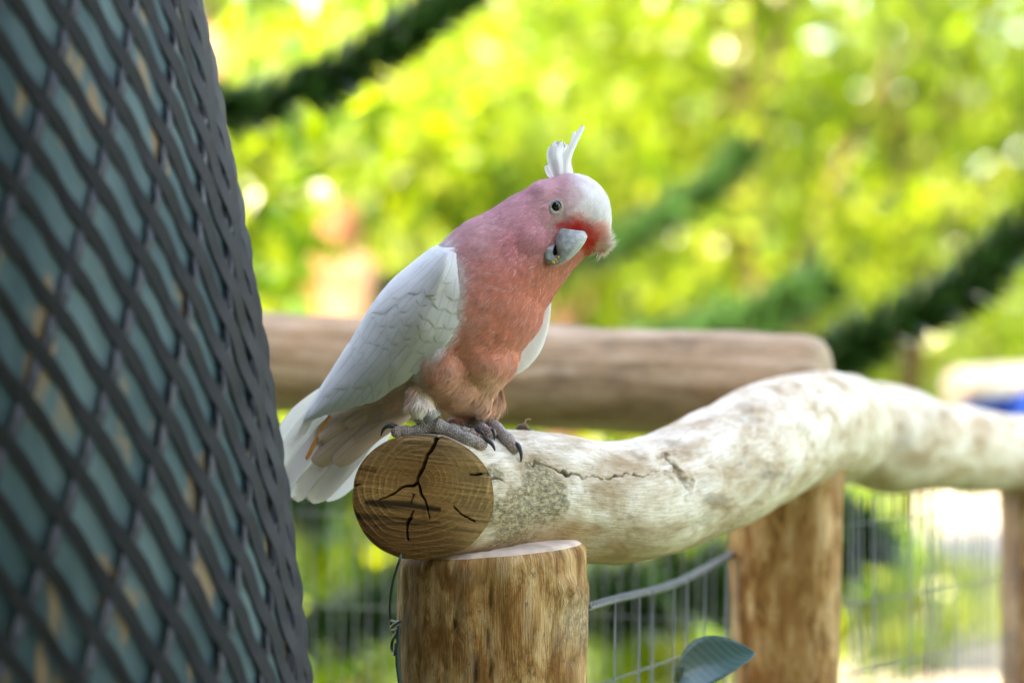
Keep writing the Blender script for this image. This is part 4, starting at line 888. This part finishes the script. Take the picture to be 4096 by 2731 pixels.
def make_wing():
    ns, nu = 90, 44; s = np.linspace(-.095, .985, ns); u = np.linspace(0, 1, nu); Sg, Ug = np.meshgrid(s, u, indexing='ij')
    px, py = wing_sn(Sg, Ug); Y = wing_Y(px, py); n3 = np.stack([px, py, 0 * px], -1) / 1000
    O = PV(px, py, Y + fbm(n3, 14, 3, 3) * .0008); thick = .010 * np.minimum(1, (1 - Sg) * 4 + .1); I = PV(px, py, Y + thick)
    V = np.concatenate([O, I[:, ::-1]], 1); nc = 2 * nu; V = V.reshape(-1, 3); F = [tuple(q) for q in gridfaces(ns, nc, True)] + [tuple(range(nc))[::-1], tuple(range((ns - 1) * nc, ns * nc))]
    uvw = np.stack([np.repeat(np.linspace(0, 1, ns), nc), np.tile(np.linspace(0, 1, nc), ns)], -1)
    wing = obj('wing', mesh('wing', V, F, True, None, uvw), M_WHITE, bird); wing['label'] = 'folded white wing on the near side'
    r_ = random.Random(4)
    def fea(a, b, wid, lay, curve=0.0, tipr=.5, hi=1.0):
        ax, ay = wing_sn(np.array(a[0]), np.array(a[1])); bx, by = wing_sn(np.array(b[0]), np.array(b[1]))
        d = np.array([bx - ax, by - ay]); ln = np.linalg.norm(d); d = d / ln; sd_ = np.array([-d[1], d[0]])
        n, k = 18, 9; t = np.linspace(0, 1, n); q = np.linspace(-1, 1, k)
        w_ = wid * .5 * (np.clip(t / .25, 0, 1) ** .5 * .35 + .65) * np.sqrt(np.clip(1 - np.clip((t - (1 - tipr * wid / ln)) / (tipr * wid / ln), 0, 1) ** 2.2, 0.0004, 1))
        cx = ax + d[0] * ln * t + sd_[0] * curve * np.sin(t * np.pi) ; cy = ay + d[1] * ln * t + sd_[1] * curve * np.sin(t * np.pi)
        X = cx[:, None] + sd_[0] * w_[:, None] * q; Yp = cy[:, None] + sd_[1] * w_[:, None] * q
        rx, ry = X - W0[0], Yp - W0[1]; s_ = np.clip((rx * WD[0] + ry * WD[1]) / WL, -.1, 1); n_ = rx * WN[0] + ry * WN[1]
        cl = np.clip(n_, np.interp(s_, *NL.T) - 7, np.interp(s_, *NB.T) + 3) - n_; X = X + cl * WN[0]; Yp = Yp + cl * WN[1]
        Yd = wing_Y(X, Yp) - .0006 - lay * .0003 - (.0010 * hi * t ** 1.5)[:, None] + (.0010 * hi * np.abs(q) ** 2.5)[None] * (1 - t[:, None] * .4)
        uv = np.stack(np.broadcast_arrays(q[None] * .5 + .5, t[:, None]), -1).reshape(-1, 2)
        o = obj('feather', mesh('feather', PV(X, Yp, Yd).reshape(-1, 3), gridfaces(n, k), True, None, uv), M_WHITE, wing)
    # flight feathers
    tips = [(.985, .5), (.955, .72), (.915, .88), (.87, .95), (.825, .97), (.78, .985), (.735, .99), (.69, 1.0)]
    for i, tp in enumerate(tips): fea((.40 + .01 * i, .22 + .085 * i), tp, 92 - 2 * i, -.4 + .22 * i, 6, hi=1.6)
    for i, tp in enumerate([(.86, .12), (.78, .3), (.72, .55), (.66, .8)]): fea((.38, .12 + .16 * i), tp, 105, .9 + .3 * i, -8, hi=1.5)
    for i, tp in enumerate([(.60, .985), (.575, .93), (.545, .86)]): fea((.20 + .02 * i, .93 - .06 * i), tp, 78, 1.2 + .5 * i, 14, hi=1.8)
    # coverts in rows from the tail end up to the shoulder
    for row, (st, ln, wid, us) in enumerate([(.60, .24, 88, np.linspace(.08, .86, 8)), (.49, .20, 84, np.linspace(.05, .90, 8)), (.40, .17, 80, np.linspace(.06, .94, 8)), (.31, .17, 88, np.linspace(.05, .90, 7)), (.22, .16, 92, np.linspace(.07, .93, 6)), (.14, .14, 90, np.linspace(.08, .9, 5)), (.075, .12, 84, np.linspace(.1, .85, 4))]):
        for j, uu in enumerate(us):
            js, ju = r_.uniform(-.03, .03), r_.uniform(-.04, .04)
            fea((st - ln + js, uu + ju * .5), (st + js + .05 * (.5 - abs(uu - .45)), uu + ju + .02), wid * r_.uniform(.85, 1.25), 1.9 + row * .36, r_.uniform(-5, 5), .62, hi=.55)
    # long scapulars along the back
    for i, (a, b) in enumerate([((.0, .22), (.30, .10)), ((-.03, .35), (.22, .24)), ((-.02, .5), (.17, .45)), ((.05, .12), (.40, .05))]): fea(a, b, 74, 4.9 + .2 * i, -6, .7)
make_wing()
make_plumage(125000, 3)
def far_wing():
    R_ = catmull([(2206, 1205), (2196, 1300), (2165, 1400), (2110, 1470), (2050, 1505), (2000, 1520)], 40)
    q = np.linspace(0, 1, 14); inn = np.array([-150., -30.])
    X = R_[:, 0][:, None] + inn[0] * q; Y = R_[:, 1][:, None] + inn[1] * q * 1.6
    tap = np.sin(np.linspace(.05, 1, 40) * np.pi * .62)[:, None]
    front = PV(X, Y, .030 - .010 * np.sqrt(q)[None] * tap + 0 * X); back = PV(X, Y, .034 + .016 * np.sqrt(q)[None] * tap + 0 * X)
    V = np.concatenate([front, back[:, ::-1]], 1); nc = 28; F = [tuple(f) for f in gridfaces(40, nc, True)] + [tuple(range(nc))[::-1], tuple(range(39 * nc, 40 * nc))]
    uv = np.stack([np.tile(np.linspace(0, 1, nc), 40), np.repeat(np.linspace(0, 1, 40), nc)], -1)
    wg = obj('wing', mesh('far_wing', V.reshape(-1, 3), F, True, None, uv), M_WHITE, bird); wg['label'] = 'edge of the far wing showing beyond the breast'
far_wing()
def blade(name, pts, wid, Ys, m, parent, camber=.003, tipr=.6, rag=0.0, seed=0, wprof=None, n=34, k=11, twist=0.0):
    c = catmull(np.array(pts, float), n); t = np.linspace(0, 1, n); T = norm(np.gradient(c, axis=0)); sd_ = np.stack([-T[:, 1], T[:, 0]], -1); q = np.linspace(-1, 1, k)
    ln = np.linalg.norm(np.diff(c, axis=0), axis=1).sum(); tl = min(.9, tipr * wid / ln)
    w_ = (wid * .5 * (np.clip(t / .4, 0, 1) ** .6 * .5 + .5) if wprof is None else np.interp(t, np.linspace(0, 1, len(wprof)), wprof) * .5) * np.sqrt(np.clip(1 - np.clip((t - (1 - tl)) / tl, 0, 1) ** 2.4, .0006, 1))
    X = c[:, 0][:, None] + sd_[:, 0][:, None] * w_[:, None] * q; Yp = c[:, 1][:, None] + sd_[:, 1][:, None] * w_[:, None] * q
    if rag:
        rr = np.random.default_rng(seed); j = rr.normal(size=(n, k)) * rag * (t[:, None] ** 6); X = X + j * T[:, 0][:, None]; Yp = Yp + j * T[:, 1][:, None]
    Y = np.interp(t, np.linspace(0, 1, len(Ys)), Ys)[:, None] + camber * (np.abs(q) ** 2)[None] * (w_ / w_.max())[:, None] + twist * q[None] * t[:, None]
    uv = np.stack(np.broadcast_arrays(q[None] * .5 + .5, t[:, None]), -1).reshape(-1, 2)
    return obj(name, mesh(name, PV(X, Yp, Y).reshape(-1, 3), gridfaces(n, k), True, None, uv), m, parent)
blade('tail_feather', [(1330, 1560), (1230, 1650), (1160, 1740), (1112, 1845)], 112, [.06, .066], M_TAIL, bird, .006)
blade('tail_feather', [(1400, 1560), (1270, 1690), (1165, 1830), (1075, 1975)], 132, [.045, .040], M_TAIL, bird, -.006, .45, 4, 1, twist=.006)
blade('tail_feather', [(1440, 1600), (1330, 1730), (1220, 1870), (1150, 1985)], 128, [.05, .046], M_TAIL, bird, -.006, .4, 6, 2)
blade('tail_feather', [(1500, 1620), (1400, 1750), (1310, 1880), (1215, 1985)], 130, [.055, .052], M_TAIL, bird, -.006, .4, 6, 3)
blade('tail_feather', [(1560, 1640), (1470, 1760), (1390, 1870), (1265, 1975)], 150, [.06, .058], M_TAIL, bird, .007, .7, 3, 4)
blade('tail_feather', [(1545, 1640), (1430, 1770), (1350, 1870), (1240, 1985)], 120, [.058, .055], M_TAIL, bird, -.004, .6, 3, 5)
M_COVERT = feathermat('undertail_covert', (.60, .46, .34), .2)
for j, (x0, y0, x1, y1, w_) in enumerate([(1600, 1560, 1250, 1850, 120), (1620, 1600, 1330, 1850, 110), (1560, 1540, 1275, 1760, 105), (1660, 1600, 1420, 1760, 110), (1640, 1560, 1380, 1700, 110)]):
    blade('undertail_covert', [(x0, y0), (x0 * .6 + x1 * .4 + 6, y0 * .6 + y1 * .4 - 6), (x1, y1)], w_, [.020, .034 - .002 * j], M_COVERT, bird, .012, .9)
blade('tail_feather', [(1320, 1660), (1290, 1710), (1258, 1770), (1226, 1840)], 17, [.030, .034], M_ORANGE, bird, .001)['label'] = 'narrow orange feather edge'
blade('tail_feather', [(1245, 1660), (1215, 1710), (1180, 1755), (1165, 1790)], 40, [.040, .045], M_TAIL, bird, .001)
blade('crest_feather', [(2238, 705), (2232, 660), (2222, 615), (2236, 572)], 56, [-.02, -.022, -.02], M_CREST, bird, .004, .35, 13, 7, [26, 48, 56, 54, 40])
blade('crest_feather', [(2226, 705), (2208, 655), (2204, 615), (2212, 588)], 34, [-.016, -.018], M_CREST, bird, .003, .4, 10, 8)
blade('crest_feather', [(2266, 712), (2262, 650), (2288, 585), (2334, 503)], 50, [-.018, -.02, -.022], M_CREST, bird, .004, .3, 2, 9, [62, 58, 46, 36, 30, 24, 17])
blade('crest_feather', [(2268, 690), (2278, 610), (2292, 565), (2301, 528)], 20, [-.014, -.016], M_CREST, bird, .002, .8)
blade('crest_feather', [(2214, 712), (2196, 690), (2188, 660)], 26, [-.012, -.012], M_CREST, bird, .002)
blade('crest_feather', [(2250, 712), (2246, 680), (2250, 640), (2256, 578)], 30, [-.012, -.014], M_CREST, bird, .002, .5, 8, 10)

# ---- beak, eye, claws, leg ring
def beakmat():
    m, nt, bs = mat('horn_beak'); tc = N(nt, 'ShaderNodeTexCoord'); n = noise(nt, tc.outputs['Object'], 260, 5, .65); n2 = noise(nt, tc.outputs['Object'], 70, 3)
    r = ramp(nt, n.outputs[0], [(.30, (.24, .26, .27)), (.5, (.33, .355, .37)), (.68, (.50, .53, .55))]); r2 = ramp(nt, n2.outputs[0], [(.35, (.85, .84, .80)), (.65, (1, 1, 1))])
    c = mixc(nt, 1.0, r.outputs[0], r2.outputs[0], 'MULTIPLY'); nt.links.new(c, bs.inputs['Base Color']); bs.inputs['Roughness'].default_value = .42; bs.inputs['Specular IOR Level'].default_value = .45
    bump(nt, bs, n.outputs[0], .25, .0006); return m
M_BEAK = beakmat(); M_CLAW = plain('dark_claw', (.035, .032, .036), .3, .5, scale=200); M_DARK = plain('mouth_shade_black', (.008, .007, .008), .9, .05)
bY = min(body_hit(x, y)[0][1] for x, y in ((2285, 985), (2240, 945), (2235, 985), (2300, 950), (2330, 955))) - .0005
def horn(name, st, m, n=40, seg=32, parent=bird):
    V, F = loft(st, n, seg); return obj(name, mesh(name, V, F), m, parent)
def shell(name, Lp, Rp, Y0, h, m, label=None, peak=.0, n=44, k=25, p=2.6):
    L_, R_ = catmull(Lp, n), catmull(Rp, n); t = np.linspace(0, 1, n); q = np.linspace(-1, 1, k)
    X = L_[:, 0][:, None] * (1 - q) / 2 + R_[:, 0][:, None] * (1 + q) / 2; Yp = L_[:, 1][:, None] * (1 - q) / 2 + R_[:, 1][:, None] * (1 + q) / 2
    qq = np.clip(q - peak * (1 - q * q), -1, 1); pr = (1 - np.abs(qq) ** p) ** (1 / 2.0)
    hh = np.interp(t, np.linspace(0, 1, len(h)), h)[:, None]; y0 = np.interp(t, np.linspace(0, 1, len(Y0)), Y0)[:, None]
    fr = PV(X, Yp, y0 - hh * pr); bk = PV(X, Yp, y0 + hh * pr * .8)
    V = np.concatenate([fr, bk[:, ::-1][:, 1:-1]], 1); nc = 2 * k - 2; V = V.reshape(-1, 3)
    F = [tuple(f) for f in gridfaces(n, nc, True)] + [tuple(range(nc))[::-1], tuple(range((n - 1) * nc, n * nc))]
    o = obj(name, mesh(name, V, F), m, bird)
    if label: o['label'] = label
shell('upper_beak', [(2238, 912), (2228, 930), (2221, 955), (2220, 980), (2225, 1005), (2230, 1025), (2222, 1045), (2211, 1062)], [(2338, 925), (2349, 945), (2342, 966), (2328, 988), (2309, 1010), (2282, 1035), (2250, 1054), (2214, 1065)],
      [bY + .003, bY + .001, bY - .001, bY - .003, bY - .004], [.008, .0092, .0095, .0085, .006, .003, .0008], M_BEAK, 'grey hooked upper beak', .12)
shell('lower_beak', [(2196, 972), (2178, 988), (2168, 1010), (2170, 1030), (2186, 1050), (2210, 1063)], [(2228, 976), (2238, 996), (2244, 1012), (2244, 1026), (2240, 1040), (2222, 1060)], [bY + .0045, bY + .0035, bY + .001], [.004, .0068, .007, .0065, .003], M_BEAK, 'grey lower beak with crumbs on it')
V, F = ell(2222, 1001, bY - .0030, 9, 22, 8, -.12); obj('mouth_shade', mesh('mouth_shade', V, F), M_DARK, bird)  # black ellipsoid standing in for the shaded mouth opening
M_FOOD = plain('food_crumb', (.45, .30, .04), .6, .3)
for (x, y, r) in ((2232, 1027, 5), (2222, 1040, 5), (2214, 1048, 6), (2228, 1045, 3)):
    V, F = ell(x, y, bY - .0085, r * 1.3, r, r * .6, x); V = V + fbm(V, 900, 0, 2)[:, None] * .0008; obj('food_crumb', mesh('food_crumb', V, F), M_FOOD, bird)
def make_eye():
    h, nn = body_hit(2225, 826)
    m, nt, bs = mat('black_eye'); bs.inputs['Base Color'].default_value = (.004, .004, .005, 1); bs.inputs['Roughness'].default_value = .06; bs.inputs['Specular IOR Level'].default_value = .6
    V, F = uvsphere(P(2225, 826, h[1] + .0008), (20 * S, 16 * S, 22 * S), 32, 20, None); obj('eye', mesh('eye', V, F), m, bird)
    mr, nt, bs = mat('eye_ring_skin'); tc = N(nt, 'ShaderNodeTexCoord'); n = noise(nt, mapping(nt, tc.outputs['Object'], (500, 500, 1400)), 1.0, 4); r = ramp(nt, n.outputs[0], [(.3, (.24, .18, .14)), (.55, (.46, .39, .34)), (.75, (.60, .54, .50))])
    nt.links.new(r.outputs[0], bs.inputs['Base Color']); bs.inputs['Roughness'].default_value = .6; bump(nt, bs, n.outputs[0], .6, .0006)
    seg = 48; th = np.linspace(0, 2 * np.pi, seg, endpoint=False); rows = []
    for f, off in ((.92, .0002), (1.02, -.0012), (1.15, -.0013), (1.35, -.0009), (1.55, -.0004), (1.8, .0008)):
        px = 2225 + 1 + 20 * f * np.cos(th); py = 826 + (f - 1) * 8 + 22 * f * np.sin(th); ring = []
        for x, y in zip(px, py):
            hh = body_hit(x, y); yy = (hh[0][1] if hh else h[1]); ring.append(P(x, y, yy + off))
        rows.append(ring)
    V = np.array(rows).reshape(-1, 3); obj('eye_ring', mesh('eye_ring', V, gridfaces(len(rows), seg, True)), mr, bird)
make_eye()
def claw(pts, r0, ti, fallY):
    e = TOES[ti][0][-1][1]; c = catmull([P(p[0], p[1], e + p[2]) for p in pts], 22); t = np.linspace(0, 1, 22)
    V, F = tube(c, r0 * S * (1 - t) ** .7 + .00012, 10); obj('claw', mesh('claw', V, F), M_CLAW, bird)
claw([(1590, 1714, 0), (1565, 1702, -.001), (1542, 1708, -.001), (1529, 1726, 0), (1524, 1745, .001)], 13, 0, nY)
claw([(1922, 1756, 0), (1948, 1758, -.002), (1968, 1775, -.003), (1977, 1792, -.003), (1980, 1804, -.002)], 13, 1, nY)
claw([(1890, 1724, 0), (1915, 1722, -.002), (1932, 1732, -.003), (1938, 1746, -.003)], 11, 2, nY)
claw([(2052, 1776, 0), (2072, 1782, -.003), (2083, 1805, -.004), (2085, 1828, -.004), (2084, 1848, -.003)], 13, 3, fY)
claw([(1960, 1722, 0), (1973, 1722, -.003), (1978, 1740, -.004), (1977, 1762, -.003)], 10, 4, fY)
def leg_ring():
    c = P(1722, 1668, nY); ax = norm(P(1735, 1690, nY) - P(1704, 1646, nY)); s1 = norm(np.cross(ax, [0, 1, 0])); s2 = np.cross(ax, s1)
    th = np.linspace(0, 2 * np.pi, 48, endpoint=False); prof = [(33, -15), (41, -15), (42.5, -13), (42.5, 13), (41, 15), (33, 15), (32, 0)]
    V = np.array([c + ax * h * S + (s1 * np.cos(th)[:, None] + s2 * np.sin(th)[:, None]) * r * S for r, h in prof]).reshape(-1, 3)
    F = [tuple(f) for f in gridfaces(len(prof), 48, True)] + [tuple(((len(prof) - 1) * 48 + k, (len(prof) - 1) * 48 + (k + 1) % 48, (k + 1) % 48, k)) for k in range(48)]
    o = obj('leg_ring', mesh('leg_ring', V, F), plain('grey_leg_ring', (.22, .22, .21), .35, .5, scale=300), bird); o['label'] = 'grey identification ring on the near leg'
leg_ring()
